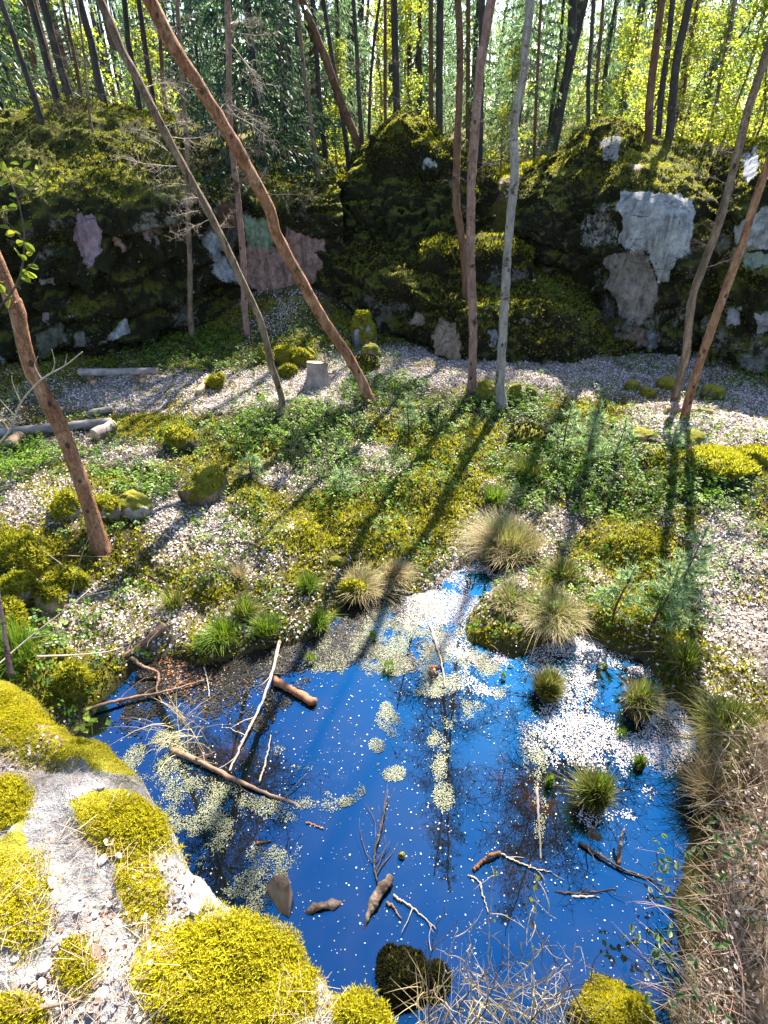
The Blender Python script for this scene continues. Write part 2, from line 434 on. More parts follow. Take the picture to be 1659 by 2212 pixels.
def rock_mat(name, mossd, mossl, bstr=.8, topmoss=(.085, .085, .011), crack=.7, lich=(.11, .12, .1)):
    """rock where vertex colour 'bare' (rgb rock colour, a = how bare) shows stone, moss elsewhere"""
    m, nt, out = nodes(name)
    at = N_(nt, 'ShaderNodeAttribute'); at.attribute_name = 'bare'
    g = N_(nt, 'ShaderNodeNewGeometry')
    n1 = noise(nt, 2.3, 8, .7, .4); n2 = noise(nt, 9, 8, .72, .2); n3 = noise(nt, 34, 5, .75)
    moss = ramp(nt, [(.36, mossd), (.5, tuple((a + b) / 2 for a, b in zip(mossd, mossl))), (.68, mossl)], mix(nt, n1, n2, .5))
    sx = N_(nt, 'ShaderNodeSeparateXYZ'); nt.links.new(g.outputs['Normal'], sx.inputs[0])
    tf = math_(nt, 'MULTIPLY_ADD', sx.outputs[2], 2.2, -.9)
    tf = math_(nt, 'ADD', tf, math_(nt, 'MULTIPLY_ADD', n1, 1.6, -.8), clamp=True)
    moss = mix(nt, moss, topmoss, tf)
    stone = mix(nt, at.outputs['Color'], ramp(nt, [(.3, (.35, .35, .35)), (.48, (.85, .85, .85)), (.62, (1.15, 1.12, 1.1)), (.8, (1.5, 1.5, 1.5))], n2), 1.0, 'MULTIPLY')
    stone = mix(nt, stone, ramp(nt, [(.33, (.3, .28, .26)), (.47, (.8, .8, .8)), (.6, (1.1, 1.1, 1.1)), (.72, (1.45, 1.4, 1.35))], noise(nt, 3.2, 7, .7, .5, stretch=(1.6, 1.6, .35))), 1.0, 'MULTIPLY')
    stone = mix(nt, stone, (.05, .045, .04), math_(nt, 'MULTIPLY_ADD', noise(nt, 4, 6, .7, .3, stretch=(.5, .5, 3.0)), 12.0, -7.4, clamp=True))
    stone = mix(nt, stone, (.03, .03, .028), math_(nt, 'MULTIPLY_ADD', noise(nt, 5, 8, .75, 1.2, stretch=(1, 1, .5)), 9.0, -5.6, clamp=True))
    vo = N_(nt, 'ShaderNodeTexVoronoi'); vo.feature = 'DISTANCE_TO_EDGE'; vo.inputs['Scale'].default_value = crack
    tcv = N_(nt, 'ShaderNodeTexCoord'); nv_ = N_(nt, 'ShaderNodeTexNoise'); nv_.inputs['Scale'].default_value = 3.0; nv_.inputs['Detail'].default_value = 6
    vm = N_(nt, 'ShaderNodeVectorMath'); vm.operation = 'MULTIPLY_ADD'; vm.inputs[1].default_value = (.5, .5, .35); nt.links.new(tcv.outputs['Object'], nv_.inputs['Vector'])
    nt.links.new(nv_.outputs['Color'], vm.inputs[0]); nt.links.new(tcv.outputs['Object'], vm.inputs[2]); nt.links.new(vm.outputs[0], vo.inputs['Vector'])
    stone = mix(nt, stone, (.02, .018, .015), math_(nt, 'MULTIPLY', math_(nt, 'MULTIPLY_ADD', vo.outputs['Distance'], -60.0, 1.0, clamp=True), math_(nt, 'MULTIPLY_ADD', n1, 5.0, -2.4, clamp=True)))
    stone = mix(nt, stone, lich, math_(nt, 'MULTIPLY_ADD', noise(nt, 7, 7, .8, .6), 8.0, -4.9, clamp=True))
    f = math_(nt, 'ADD', at.outputs['Alpha'], math_(nt, 'MULTIPLY_ADD', mix(nt, n2, n3, .35), 1.3, -.65))
    f = math_(nt, 'MULTIPLY_ADD', f, 9.0, -4.3, clamp=True)
    c = mix(nt, moss, stone, f)
    h = math_(nt, 'ADD', n2, math_(nt, 'MULTIPLY', n3, .5))
    bsdf(nt, out, c, .9, h, bstr, .05, .2)
    return m
M_cliff = rock_mat('mossy_cliff_rock', (.005, .005, .003), (.024, .024, .008))  # moss tones darkened with the shade that lies on the cliff faces
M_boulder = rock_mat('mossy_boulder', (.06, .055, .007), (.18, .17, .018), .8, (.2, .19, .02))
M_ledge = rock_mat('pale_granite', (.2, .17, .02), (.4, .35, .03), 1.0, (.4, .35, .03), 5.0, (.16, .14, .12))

# ------------------------------------------------------------------ terrain
pond_px = [(240, 1500), (300, 1440), (360, 1420), (430, 1440), (500, 1425), (560, 1405), (640, 1395), (700, 1370), (745, 1310), (800, 1288), (880, 1290),
           (930, 1280), (985, 1235), (1040, 1205), (1085, 1215), (1088, 1255), (1040, 1290), (1005, 1340), (1005, 1385), (1080, 1410), (1110, 1425), (1190, 1385), (1260, 1370), (1330, 1410), (1390, 1430), (1440, 1500),
           (1500, 1560), (1510, 1690), (1490, 1800), (1470, 1900), (1430, 2010), (1390, 2110), (1330, 2180), (1250, 2260), (1100, 2330), (800, 2420),
           (500, 2600), (200, 2300), (0, 1900), (150, 1600)]
pond = np.array([G(x, y, 0.0)[:2] for x, y in pond_px])

def E(px, py, c):                           # soft ellipse membership in the layout frame
    cx, cy_, rx, ry = c
    d = np.sqrt(((px - cx) / rx) ** 2 + ((py - cy_) / ry) ** 2)
    return np.clip((1.25 - d) / .5, 0, 1)
def Emax(px, py, L):
    s = np.zeros(np.shape(px))
    for c in L: s = np.maximum(s, E(px, py, c) * (c[4] if len(c) > 4 else 1) if len(c) == 4 else E(px, py, c[:4]) * c[4])
    return s

HUMMOCKS = []                               # x, y, radius, height (filled from the photo)
for px, py, rp, hp in [(640, 1145, 48, .16), (545, 1095, 42, .14), (600, 1190, 45, .15), (440, 1255, 55, .18), (960, 985, 50, .16), (1060, 1055, 35, .14), (1140, 1010, 40, .15),
                       (1350, 1175, 55, .2), (740, 1120, 50, .12), (820, 1150, 55, .12), (120, 1460, 60, .15), (340, 1330, 70, .12), (860, 1190, 50, .1), (700, 1070, 60, .12),
                       (1450, 1050, 60, .15), (1250, 1040, 90, .2), (900, 1060, 70, .15), (650, 930, 110, .18), (1090, 880, 60, .15), (830, 850, 50, .12), (1180, 1330, 110, .12), (1350, 1350, 80, .15), (1130, 1250, 60, .1), (1560, 1540, 60, .15)]:
    g = G(px, py, .2); HUMMOCKS.append((g[0], g[1], rp * ppm(g) * 1.25, hp))

def h_ter(x, y):
    x = np.asarray(x, float); y = np.asarray(y, float)
    P = np.stack([x, y], -1)
    sdp = poly_sd(pond, x, y)
    bog = .10 + .10 * sstep(.3, 3, sdp) + .035 * np.clip(y - 5, 0, 10) + .06 * fbm(P * .9, 4, 3) + .05 * fbm(P * 3.1, 3, 5)
    for hx, hy, hr, hh in HUMMOCKS:
        d2 = ((x - hx) ** 2 + ((y - hy) * .9) ** 2) / hr ** 2
        bog = bog + hh * np.clip(1 - d2, 0, 1) ** 1.2
    bog = bog + .5 * sstep(2.3, 5.0, x) * (1 - sstep(7, 10, y)) * .6 + .55 * sstep(-2.3, -4.5, x) * (1 - sstep(4.5, 8.5, y))
    # rubble slope into the notch
    bog = bog + .75 * sstep(11.3, 14, y) * np.exp(-((x + 2.2) / 1.8) ** 2)
    z = np.where(sdp < 0, -.45 * sstep(0, -.25, sdp) - .02, bog * sstep(-.02, .22, sdp) + .015)
    pl = 3.3 + .018 * np.clip(y - 16, 0, 200) + .22 * fbm(P * .35, 4, 11) + .06 * fbm(P * 1.7, 3, 12)
    pl = pl + .5 * sstep(2, 9, x) * sstep(17, 24, y) + .35 * np.exp(-((x + 9) / 4.0) ** 2)
    t = sstep(14.9, 16.1, y)
    return z * (1 - t) + pl * t

def hz(x, y): return float(h_ter(np.array([x]), np.array([y]))[0])
def GT(px, py, it=6):                       # where a pixel's ray meets the terrain (bog side)
    z = .2
    for _ in range(it):
        g = G(px, py, z); z = hz(g[0], g[1])
    return np.array([g[0], g[1], z])

# ground cover fields in the layout frame
LITTER = [(1000, 790, 330, 45), (1300, 800, 260, 60), (640, 840, 260, 40), (350, 850, 250, 45), (1560, 900, 190, 75), (1570, 1230, 80, 130), (1620, 1320, 130, 160), (560, 1130, 80, 40, .8), (420, 1110, 120, 60, .8),
          (1080, 1055, 45, 35), (1040, 1235, 120, 60), (1255, 1265, 60, 45), (970, 1310, 60, 60), (250, 1340, 170, 80, .7), (470, 1200, 150, 60, .6), (760, 1010, 130, 60, .5), (640, 1020, 100, 40, .6), (90, 1080, 150, 60, .6), (220, 970, 150, 40, .5), (1180, 1150, 80, 60, .5), (1570, 1420, 90, 140, .8)]
MOSSY = [(860, 1140, 150, 70), (880, 1205, 90, 45), (740, 1120, 110, 60), (640, 1140, 90, 50), (440, 1255, 80, 50, .8), (545, 1095, 60, 50), (960, 985, 70, 45), (1060, 1050, 45, 35), (1140, 1010, 60, 40), (1350, 1175, 80, 60), (1290, 1200, 70, 60, .8),
         (900, 1080, 160, 60, .7), (1560, 1500, 90, 130, .8), (1470, 1400, 50, 120, .9), (1250, 1350, 180, 60, .7), (1350, 1290, 120, 90, .6), (1060, 1340, 70, 60, .7), (300, 920, 90, 30), (180, 1090, 90, 40, .8), (240, 1050, 60, 30, .7), (1600, 990, 90, 20), (1460, 1010, 60, 50, .7), (560, 980, 90, 50, .5), (120, 1470, 110, 60), (60, 1230, 90, 80), (980, 950, 110, 50, .6)]
HERBY = [(640, 925, 140, 55), (560, 940, 120, 50, .8), (1090, 880, 90, 35), (820, 848, 90, 32), (700, 960, 60, 60, .8), (40, 990, 75, 45), (310, 1045, 75, 40), (1545, 1060, 110, 42), (1240, 1010, 160, 65, .9), (1220, 930, 110, 40, .6), (960, 905, 110, 40, .6),
         (1150, 950, 100, 40, .5), (420, 950, 90, 40, .5), (1340, 1060, 120, 70, .8), (850, 1040, 140, 50, .5), (60, 1400, 80, 70, .9), (150, 1000, 90, 40, .5), (720, 1040, 90, 60, .6), (1140, 1080, 60, 40, .6), (430, 760, 180, 45, .4), (260, 1120, 70, 40, .4)]

xs = np.concatenate([-9 - 71 * np.linspace(1, 0, 34, endpoint=False) ** 1.8, np.linspace(-9, 9, 330), 9 + 71 * np.linspace(0, 1, 35)[1:] ** 1.8])
ys = np.concatenate([np.linspace(-12, 1.6, 14, endpoint=False), np.linspace(1.6, 16.4, 300), 16.4 + 220 * np.linspace(0, 1, 70)[1:] ** 2.0])
GX, GY = np.meshgrid(xs, ys, indexing='ij')
GZ = h_ter(GX, GY)
V = np.stack([GX, GY, GZ], -1).reshape(-1, 3)
px, py = proj(V)
nz1 = fbm(V * 1.3, 4, 21); nz2 = fbm(V * 5, 3, 22)
lit = Emax(px, py, LITTER); mos = Emax(px, py, MOSSY); her = Emax(px, py, HERBY)
c = np.tile([[.055, .042, .022]], (len(V), 1)) * (1 + .5 * nz2[:, None])
def blend(c, col, f): return c * (1 - f[:, None]) + np.array(col)[None] * f[:, None]
c = blend(c, (.1, .1, .014), np.clip(.55 + nz1 * .6, 0, 1) * .7)
c = blend(c, (.38, .32, .29), np.clip(lit * .75 + nz2 * .15, 0, .85))
c = blend(c, (.17, .16, .016), np.clip(mos * .9 + nz2 * .2, 0, .9))
c = blend(c, (.035, .06, .012), np.clip(her * .8 + nz2 * .2, 0, .85))
pl = V[:, 1] > 15.5
cp = np.tile([[.14, .1, .055]], (len(V), 1)); cp = blend(cp, (.2, .19, .02), np.clip(.5 + nz1 * 1.2, 0, 1))
c = np.where(pl[:, None], cp, c)
c = np.where((V[:, 2] < -.015)[:, None], np.array([[.03, .016, .006]]), c)
M_ground, nt, out = nodes('forest_soil')
at = N_(nt, 'ShaderNodeAttribute'); at.attribute_name = 'soil'
n2 = noise(nt, 14, 8, .75); n3 = noise(nt, 60, 4, .7)
cc = mix(nt, at.outputs['Color'], ramp(nt, [(.3, (.35, .33, .3)), (.5, (.9, .9, .9)), (.7, (1.6, 1.6, 1.55))], n2), 1.0, 'MULTIPLY')
bsdf(nt, out, cc, .95, math_(nt, 'ADD', n2, n3), 1.0, .04, .15)
mb = MB(); mb.add(V, grid_quads(len(xs), len(ys)))
ground = mb.obj('ground', M_ground, smooth=True, attrs={'soil': np.concatenate([np.clip(c, 0, 1), np.ones((len(V), 1))], 1)})
tag(ground, 'mossy boggy forest floor strewn with bleached leaves around the pond', 'ground', kind='structure')

# ------------------------------------------------------------------ water
M_water, nt, out = nodes('dark_pond_water')
deep = bsdf(nt, None, ramp(nt, [(.35, (.004, .005, .007)), (.6, (.014, .009, .004)), (.75, (.07, .026, .006))], noise(nt, 1.3, 5, .6, .3)), .5, spec=0.0)
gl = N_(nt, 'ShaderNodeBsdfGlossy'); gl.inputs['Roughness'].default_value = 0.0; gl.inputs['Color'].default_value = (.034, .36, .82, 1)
bp = N_(nt, 'ShaderNodeBump'); bp.inputs['Strength'].default_value = .02; bp.inputs['Distance'].default_value = .02
nt.links.new(noise(nt, 4, 3, .5), bp.inputs['Height']); nt.links.new(bp.outputs[0], gl.inputs['Normal'])
lw = N_(nt, 'ShaderNodeFresnel'); lw.inputs['IOR'].default_value = 1.33
mx = N_(nt, 'ShaderNodeMixShader')
nt.links.new(math_(nt, 'MULTIPLY_ADD', lw.outputs[0], 3.2, .30, clamp=True), mx.inputs[0])
nt.links.new(deep, mx.inputs[1]); nt.links.new(gl.outputs[0], mx.inputs[2])
# thin scum of pollen and dust gathered in patches
film = bsdf(nt, None, (.42, .45, .42), .7, spec=.1)
f1 = noise(nt, .75, 4, .6, .6); f2 = noise(nt, 55, 3, .8); f3 = noise(nt, 6, 5, .75, .4)
fa = math_(nt, 'MULTIPLY_ADD', f1, 3.2, -1.72, clamp=True)
fb = math_(nt, 'ADD', math_(nt, 'MULTIPLY', f2, .5), math_(nt, 'MULTIPLY', f3, .5))
ff = math_(nt, 'MULTIPLY_ADD', fb, 7.0, -3.7, clamp=True)
mf = N_(nt, 'ShaderNodeMixShader'); nt.links.new(math_(nt, 'MULTIPLY', math_(nt, 'MULTIPLY', fa, ff), .42), mf.inputs[0])
nt.links.new(mx.outputs[0], mf.inputs[1]); nt.links.new(film, mf.inputs[2]); nt.links.new(mf.outputs[0], out.inputs[0])
wx = np.linspace(-4.2, 4.4, 60); wy = np.linspace(-3, 8.0, 60)
WX, WY = np.meshgrid(wx, wy, indexing='ij')
mb = MB(); mb.add(np.stack([WX, WY, np.zeros_like(WX)], -1).reshape(-1, 3), grid_quads(60, 60))
water = mb.obj('water', M_water, smooth=True)
tag(water, 'still dark pond reflecting deep blue sky and bare trees', 'pond', kind='structure')
# ------------------------------------------------------------------ cliffs: lofted from base / lip / crest lines, then displaced
def px_poly_mask(px, py, poly, soft=10):
    return np.clip(.5 - poly_sd(poly, px, py) / (2 * soft), 0, 1)

def loft(cols, nu, nv, seed, amp=(.22, .1), bares=(), backz=2.7, back_dy=2.0, brk=1.0):
    A = []
    for col in cols:
        pts = [D(*p) for p in col]
        p0 = pts[0].copy(); p0[2] = min(p0[2], .3) - .5; p0[1] += .05
        lastp = pts[-1].copy(); lastp[1] += back_dy; lastp[2] = backz
        A.append([p0] + pts + [lastp])
    A = np.array(A)                          # columns x rows x 3
    k = A.shape[1]
    rows = cr(np.transpose(A, (1, 0, 2)), nv * 1) if False else None
    # resample rows by arc length so detail is even
    B = np.array([cr(A[i], 64) for i in range(len(A))])
    seg = np.linalg.norm(np.diff(B, axis=1), axis=2).mean(0); s = np.concatenate([[0], np.cumsum(seg)]); s /= s[-1]
    t = np.linspace(0, 1, nv)
    idx = np.interp(t, s, np.arange(64)); i0 = np.clip(idx.astype(int), 0, 62); fr = (idx - i0)[None, :, None]
    B = B[:, i0] * (1 - fr) + B[:, i0 + 1] * fr
    Cc = cr(B, nu)                           # nu x nv x 3
    du = np.gradient(Cc, axis=0); dv = np.gradient(Cc, axis=1)
    N = np.cross(du, dv); N /= np.linalg.norm(N, axis=2)[..., None] + 1e-9
    if N[..., 1].mean() > 0: N = -N
    px, py = proj(Cc)
    bare = np.zeros(px.shape); rgb = np.zeros(px.shape + (3,)) + .2
    eds = 5 * fbm(Cc * 2.2, 3, seed + 60) + 6 * fbm(Cc * 9, 3, seed + 61)
    for poly, colr, a in bares:
        m = np.clip(.5 - (poly_sd(poly, px, py) + eds) / 9, 0, 1) * a
        rgb = np.where((m > bare)[..., None], np.array(colr), rgb); bare = np.maximum(bare, m)
    a1 = fbm(Cc * .75, 4, seed); a2 = fbm(Cc * 2.6, 5, seed + 9)
    wrp = Cc + .35 * np.stack([fbm(Cc * 1.3, 3, seed + 4), fbm(Cc * 1.3, 3, seed + 5), fbm(Cc * 1.3, 3, seed + 6)], -1)
    steep = np.clip(1.3 - np.abs(N[..., 2]) * 1.6, 0, 1)
    blk = vnoise(np.floor(wrp * np.array([1.3, 1.3, 1.9])) * 7.3, seed + 5) - .5
    blk2 = vnoise(np.floor(wrp * np.array([3.1, 3.1, 4.3])) * 5.1, seed + 7) - .5
    sz = wrp[..., 2] * 1.35 + .3 * fbm(Cc * .5, 2, seed + 8); saw = sz - np.floor(sz)
    strata = np.where(saw < .85, saw / .85, (1 - saw) / .15) - .5
    k = (1 - .85 * bare) * (1 - .6 * sstep(2.9, 3.5, Cc[..., 2]))
    disp = amp[0] * a1 + amp[1] * a2 * (1 - .8 * bare) + brk * (.42 * blk + .2 * blk2 - .26 * strata * steep) * k
    gen = np.clip(.36 + .34 * fbm(Cc * 1.1, 4, seed + 21) + .16 * fbm(Cc * 5, 3, seed + 22), 0, .8) * steep
    grey = np.array([.13, .125, .11]) * (1 + .6 * fbm(Cc * .8, 3, seed + 23))[..., None]
    rgb = np.where((gen > bare)[..., None], np.clip(grey, .02, 1), rgb); bare = np.maximum(bare, gen)
    Cc = Cc + N * disp[..., None]
    return Cc, N, np.concatenate([rgb, bare[..., None]], -1)

def mossify(parent, Cc, bare, n, name, mat, size, dens, tm=None, seed=1, label=None):
    """growth scattered over a loft where dens(px,py,normal_z,P) says so"""
    r = np.random.default_rng(seed)
    nu, nv = Cc.shape[:2]
    V = Cc.reshape(-1, 3); F = grid_quads(nu, nv)
    P, N, idx = sample_surf(V, F, n, r)
    N = np.where((N[:, 1] > .3)[:, None] & (N[:, 2] < .2)[:, None], -N, N)
    N = np.where((N[:, 2] < -.3)[:, None], -N, N)
    b = bare.reshape(-1, 4)[idx[:, 0], 3]
    px, py = proj(P)
    vis = (px > -250) & (px < 1950) & (py > -80)
    p = dens(px, py, N[:, 2], P) * np.clip(1.25 - 1.6 * b, 0, 1)
    k = (r.random(n) < p) & vis
    P, N = P[k], N[k]
    Nn = N + r.normal(0, .35, N.shape) + np.array([0, 0, .5])
    mb = MB(); scatter(mb, tm or t_tuft(5, .2, .8, r), P - N * .01, Nn, size * r.uniform(.5, 1.5, len(P)), r=r)
    return mb.obj(name, mat, parent, origin=parent.location)

def rock_thing(name, label, cat, cols, nu, nv, seed, mat=None, **kw):
    Cc, N, bare = loft(cols, nu, nv, seed, **kw)
    org = Cc[nu // 2, 1].copy(); org[2] = 0
    root = thing(name, label, cat, org)
    mb = MB(); mb.add(Cc.reshape(-1, 3), grid_quads(nu, nv))
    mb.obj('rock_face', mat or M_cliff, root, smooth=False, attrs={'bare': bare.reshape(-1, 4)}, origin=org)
    return root, Cc, bare

PINK = (.3, .19, .17); MAUVE = (.27, .2, .23); GREYB = (.34, .36, .38); GREYW = (.4, .41, .41); GREEN = (.2, .27, .2); TAN = (.26, .2, .15); GREYD = (.2, .19, .18)
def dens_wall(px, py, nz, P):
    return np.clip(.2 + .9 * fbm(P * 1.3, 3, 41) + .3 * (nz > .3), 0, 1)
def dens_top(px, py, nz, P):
    return np.clip((nz - .42) * 2.2, 0, 1) * np.clip(.75 + .7 * fbm(P * .9, 3, 43), 0, 1) * (.12 + .88 * sstep(2.5, 3.2, P[:, 2] + .4 * fbm(P * .7, 2, 44)))  # bright moss thinned low down, leaving shaded walls to the darkened moss
def dens_herb(px, py, nz, P):
    return np.clip(.15 + .9 * fbm(P * .8, 3, 47), 0, 1) * (.4 + .6 * (nz > .2))

left_cols = [
    [(-330, 865, 10.3), (-330, 640, 10.8), (-320, 445, 11.1), (-240, 350, 13.0), (-160, 275, 15.5), (-120, 262, 18)],
    [(-120, 855, 10.7), (-120, 640, 11.0), (-110, 440, 11.3), (-70, 345, 13.1), (-40, 275, 15.5), (0, 262, 18)],
    [(0, 845, 10.9), (0, 640, 11.2), (0, 440, 11.5), (5, 340, 13.2), (30, 262, 15.7), (50, 258, 18.5)],
    [(150, 812, 11.3), (150, 620, 11.5), (150, 435, 11.7), (145, 335, 13.5), (140, 240, 16), (150, 245, 19)],
    [(300, 772, 11.9), (300, 600, 12.0), (300, 432, 12.1), (290, 345, 14), (280, 248, 16.5), (280, 256, 19)],
    [(430, 712, 12.9), (430, 570, 12.9), (415, 440, 12.9), (400, 360, 14.5), (385, 272, 16.8), (390, 280, 19)],
    [(490, 672, 13.8), (485, 560, 14.0), (480, 440, 14.0), (480, 385, 15), (475, 320, 17), (480, 315, 19)],
    [(600, 642, 14.2), (600, 540, 14.3), (600, 430, 14.3), (600, 395, 15.2), (600, 362, 16.6), (600, 335, 19)],
    [(740, 632, 14.3), (740, 530, 14.4), (740, 445, 14.4), (730, 405, 15.2), (720, 372, 16.6), (715, 340, 19)]]
left_bares = [([(165, 462), (190, 455), (222, 500), (220, 545), (195, 582), (178, 570), (160, 510)], (.3, .22, .27), 1),
              ([(243, 512), (262, 520), (283, 548), (270, 553), (252, 540)], PINK, 1),
              ([(452, 505), (470, 500), (515, 610), (470, 605)], (.34, .37, .42), 1),
              ([(470, 440), (525, 440), (525, 500), (470, 500)], (.12, .075, .045), 1),
              ([(522, 462), (580, 465), (590, 535), (530, 535)], GREEN, 1),
              ([(520, 530), (600, 528), (620, 492), (660, 510), (700, 520), (712, 560), (700, 600), (640, 630), (560, 632), (525, 600)], PINK, 1),
              ([(85, 600), (120, 600), (115, 615), (88, 615)], GREYB, .95), ([(92, 672), (108, 672), (108, 695), (94, 692)], MAUVE, .9),
              ([(160, 722), (185, 715), (185, 755), (160, 755)], GREYD, .95), ([(195, 745), (275, 690), (285, 715), (230, 745)], GREYB, .9),
              ([(70, 720), (130, 700), (145, 740), (90, 770)], (.12, .12, .1), .9), ([(0, 760), (10, 765), (8, 800), (0, 800)], (.3, .36, .42), .9),
              ([(318, 500), (330, 500), (332, 530), (318, 528)], MAUVE, .8), ([(350, 470), (365, 465), (362, 495), (350, 490)], GREYD, .8)]
cliffL, CL, bareL = rock_thing('quarry_cliff', 'long dark mossy quarry cliff with pink and mauve bare patches, left of the central mound', 'cliff', left_cols, 330, 260, 101, bares=left_bares)
mossify(cliffL, CL, bareL, 60000, 'shade_wall_moss', M_moss_dark_shade, .05, dens_wall, seed=1)
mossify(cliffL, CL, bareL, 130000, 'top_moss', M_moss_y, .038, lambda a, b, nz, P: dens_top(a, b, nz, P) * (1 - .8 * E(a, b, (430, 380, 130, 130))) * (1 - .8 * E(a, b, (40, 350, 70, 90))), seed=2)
mossify(cliffL, CL, bareL, 30000, 'ivy_leaves', M_herb_d, .1, lambda a, b, nz, P: np.maximum(dens_herb(a, b, nz, P) * .6, E(a, b, (540, 400, 180, 60)) * .9), t_leaf(1, .7), seed=3)
mossify(cliffL, CL, bareL, 26000, 'herb_cover', M_herb, .085, lambda a, b, nz, P: E(a, b, (180, 408, 150, 42)) + .5 * E(a, b, (240, 330, 120, 60)), t_leaf(1, .7), seed=4)

mossify(cliffL, CL, bareL, 16000, 'leaf_litter', M_litter, .075, lambda a, b, nz, P: (E(a, b, (230, 325, 70, 40)) * .8 + .12) * (nz > .3), t_litter(), seed=5)

mid_cols = [
    [(690, 650, 14.2), (695, 585, 14.5), (700, 500, 14.9), (712, 440, 15.2), (735, 392, 15.8), (765, 345, 17)],
    [(745, 668, 13.7), (745, 600, 14), (745, 515, 14.6), (750, 430, 15), (770, 358, 15.6), (785, 320, 17)],
    [(800, 700, 13.1), (795, 600, 13.4), (793, 520, 14.2), (797, 420, 14.8), (808, 312, 15.5), (815, 305, 17)],
    [(845, 725, 12.6), (840, 600, 13.0), (842, 530, 14.0), (845, 410, 14.7), (850, 275, 15.5), (850, 285, 17)],
    [(890, 752, 12.1), (885, 612, 12.6), (890, 540, 13.8), (892, 400, 14.7), (892, 266, 15.5), (892, 275, 17)],
    [(925, 776, 11.7), (922, 632, 12.2), (922, 548, 13.5), (925, 410, 14.6), (925, 276, 15.5), (925, 285, 17)],
    [(965, 800, 11.3), (960, 652, 11.9), (952, 560, 13.3), (955, 420, 14.5), (955, 312, 15.4), (955, 315, 17)],
    [(1020, 818, 11.1), (1015, 672, 11.7), (1005, 610, 13.2), (1003, 480, 14.3), (1000, 352, 15.2), (1005, 345, 17)],
    [(1085, 815, 11.6), (1080, 690, 12.2), (1070, 650, 13.5), (1072, 560, 14.4), (1072, 440, 15.2), (1072, 385, 17)]]
mid_bares = [([(930, 680), (985, 695), (998, 740), (985, 785), (940, 765), (925, 720)], TAN, 1), ([(880, 672), (905, 685), (905, 705), (885, 705)], TAN, .9),
             ([(910, 340), (942, 338), (945, 352), (915, 355)], GREYB, .95), ([(720, 500), (740, 500), (742, 540), (722, 545)], GREYD, .7)]
mound, CM, bareM = rock_thing('rock_mound', 'tall mossy rock mound in the middle with a sunlit crest and stepped nose', 'rock mound', mid_cols, 230, 230, 202, bares=mid_bares, amp=(.2, .1))
mossify(mound, CM, bareM, 50000, 'shade_wall_moss', M_moss_dark_shade, .05, dens_wall, seed=11)
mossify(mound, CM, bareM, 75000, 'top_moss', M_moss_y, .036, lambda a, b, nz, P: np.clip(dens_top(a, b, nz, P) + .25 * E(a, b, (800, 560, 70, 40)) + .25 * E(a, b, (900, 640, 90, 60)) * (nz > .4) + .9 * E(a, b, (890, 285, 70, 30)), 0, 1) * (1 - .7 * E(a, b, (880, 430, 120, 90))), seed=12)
mossify(mound, CM, bareM, 36000, 'ivy_leaves', M_herb_d, .07, lambda a, b, nz, P: E(a, b, (880, 420, 160, 130)) * .8, t_leaf(1, .7), seed=13)

ter_cols = [
    [(985, 815, 11.2), (985, 668, 11.7), (985, 645, 12.5), (985, 600, 13.5)],
    [(1050, 822, 11.0), (1050, 668, 11.6), (1050, 645, 12.5), (1050, 580, 14)],
    [(1120, 822, 11.0), (1120, 672, 11.7), (1120, 642, 12.6), (1120, 575, 14.2)],
    [(1190, 815, 11.1), (1190, 680, 11.7), (1190, 648, 12.6), (1190, 585, 14.2)],
    [(1250, 805, 11.2), (1250, 695, 11.8), (1250, 655, 12.7), (1250, 600, 13.8)],
    [(1310, 795, 11.4), (1310, 720, 11.9), (1310, 690, 12.4), (1310, 650, 13.2)],
    [(1370, 785, 11.5), (1370, 745, 11.8), (1370, 725, 12.1), (1370, 690, 12.6)]]
ter_bares = [([(1055, 715), (1075, 715), (1075, 755), (1055, 755)], (.2, .24, .28), .9), ([(1275, 765), (1325, 762), (1328, 785), (1278, 788)], TAN, .9),
             ([(1170, 770), (1185, 770), (1185, 800), (1172, 800)], (.16, .09, .08), .8), ([(1130, 690), (1150, 690), (1150, 705), (1130, 705)], GREYD, .8)]
terr, CT, bareT = rock_thing('rock_terrace', 'low broken rock terrace with green herbs on top, in front of the right outcrop', 'rock terrace', ter_cols, 200, 120, 303, bares=ter_bares, amp=(.12, .08), backz=1.0, back_dy=.6, brk=.45)
mossify(terr, CT, bareT, 20000, 'shade_wall_moss', M_moss_dark_shade, .045, dens_wall, seed=21)
mossify(terr, CT, bareT, 20000, 'top_moss', M_moss_y, .045, lambda a, b, nz, P: np.clip((nz - .3) * 1.6, 0, 1) * .35 + .12 * E(a, b, (1200, 740, 160, 40)), seed=22)
mossify(terr, CT, bareT, 36000, 'herb_cover', M_grass, .07, lambda a, b, nz, P: E(a, b, (1130, 632, 130, 36)) * (nz > .2), t_leaf(1, .6), seed=23)  # brighter green leaf stands in for sun on the mostly shaded shelf
mossify(terr, CT, bareT, 8000, 'leaf_litter', M_litter, .06, lambda a, b, nz, P: .5 * (nz > .35), t_litter(), seed=24)

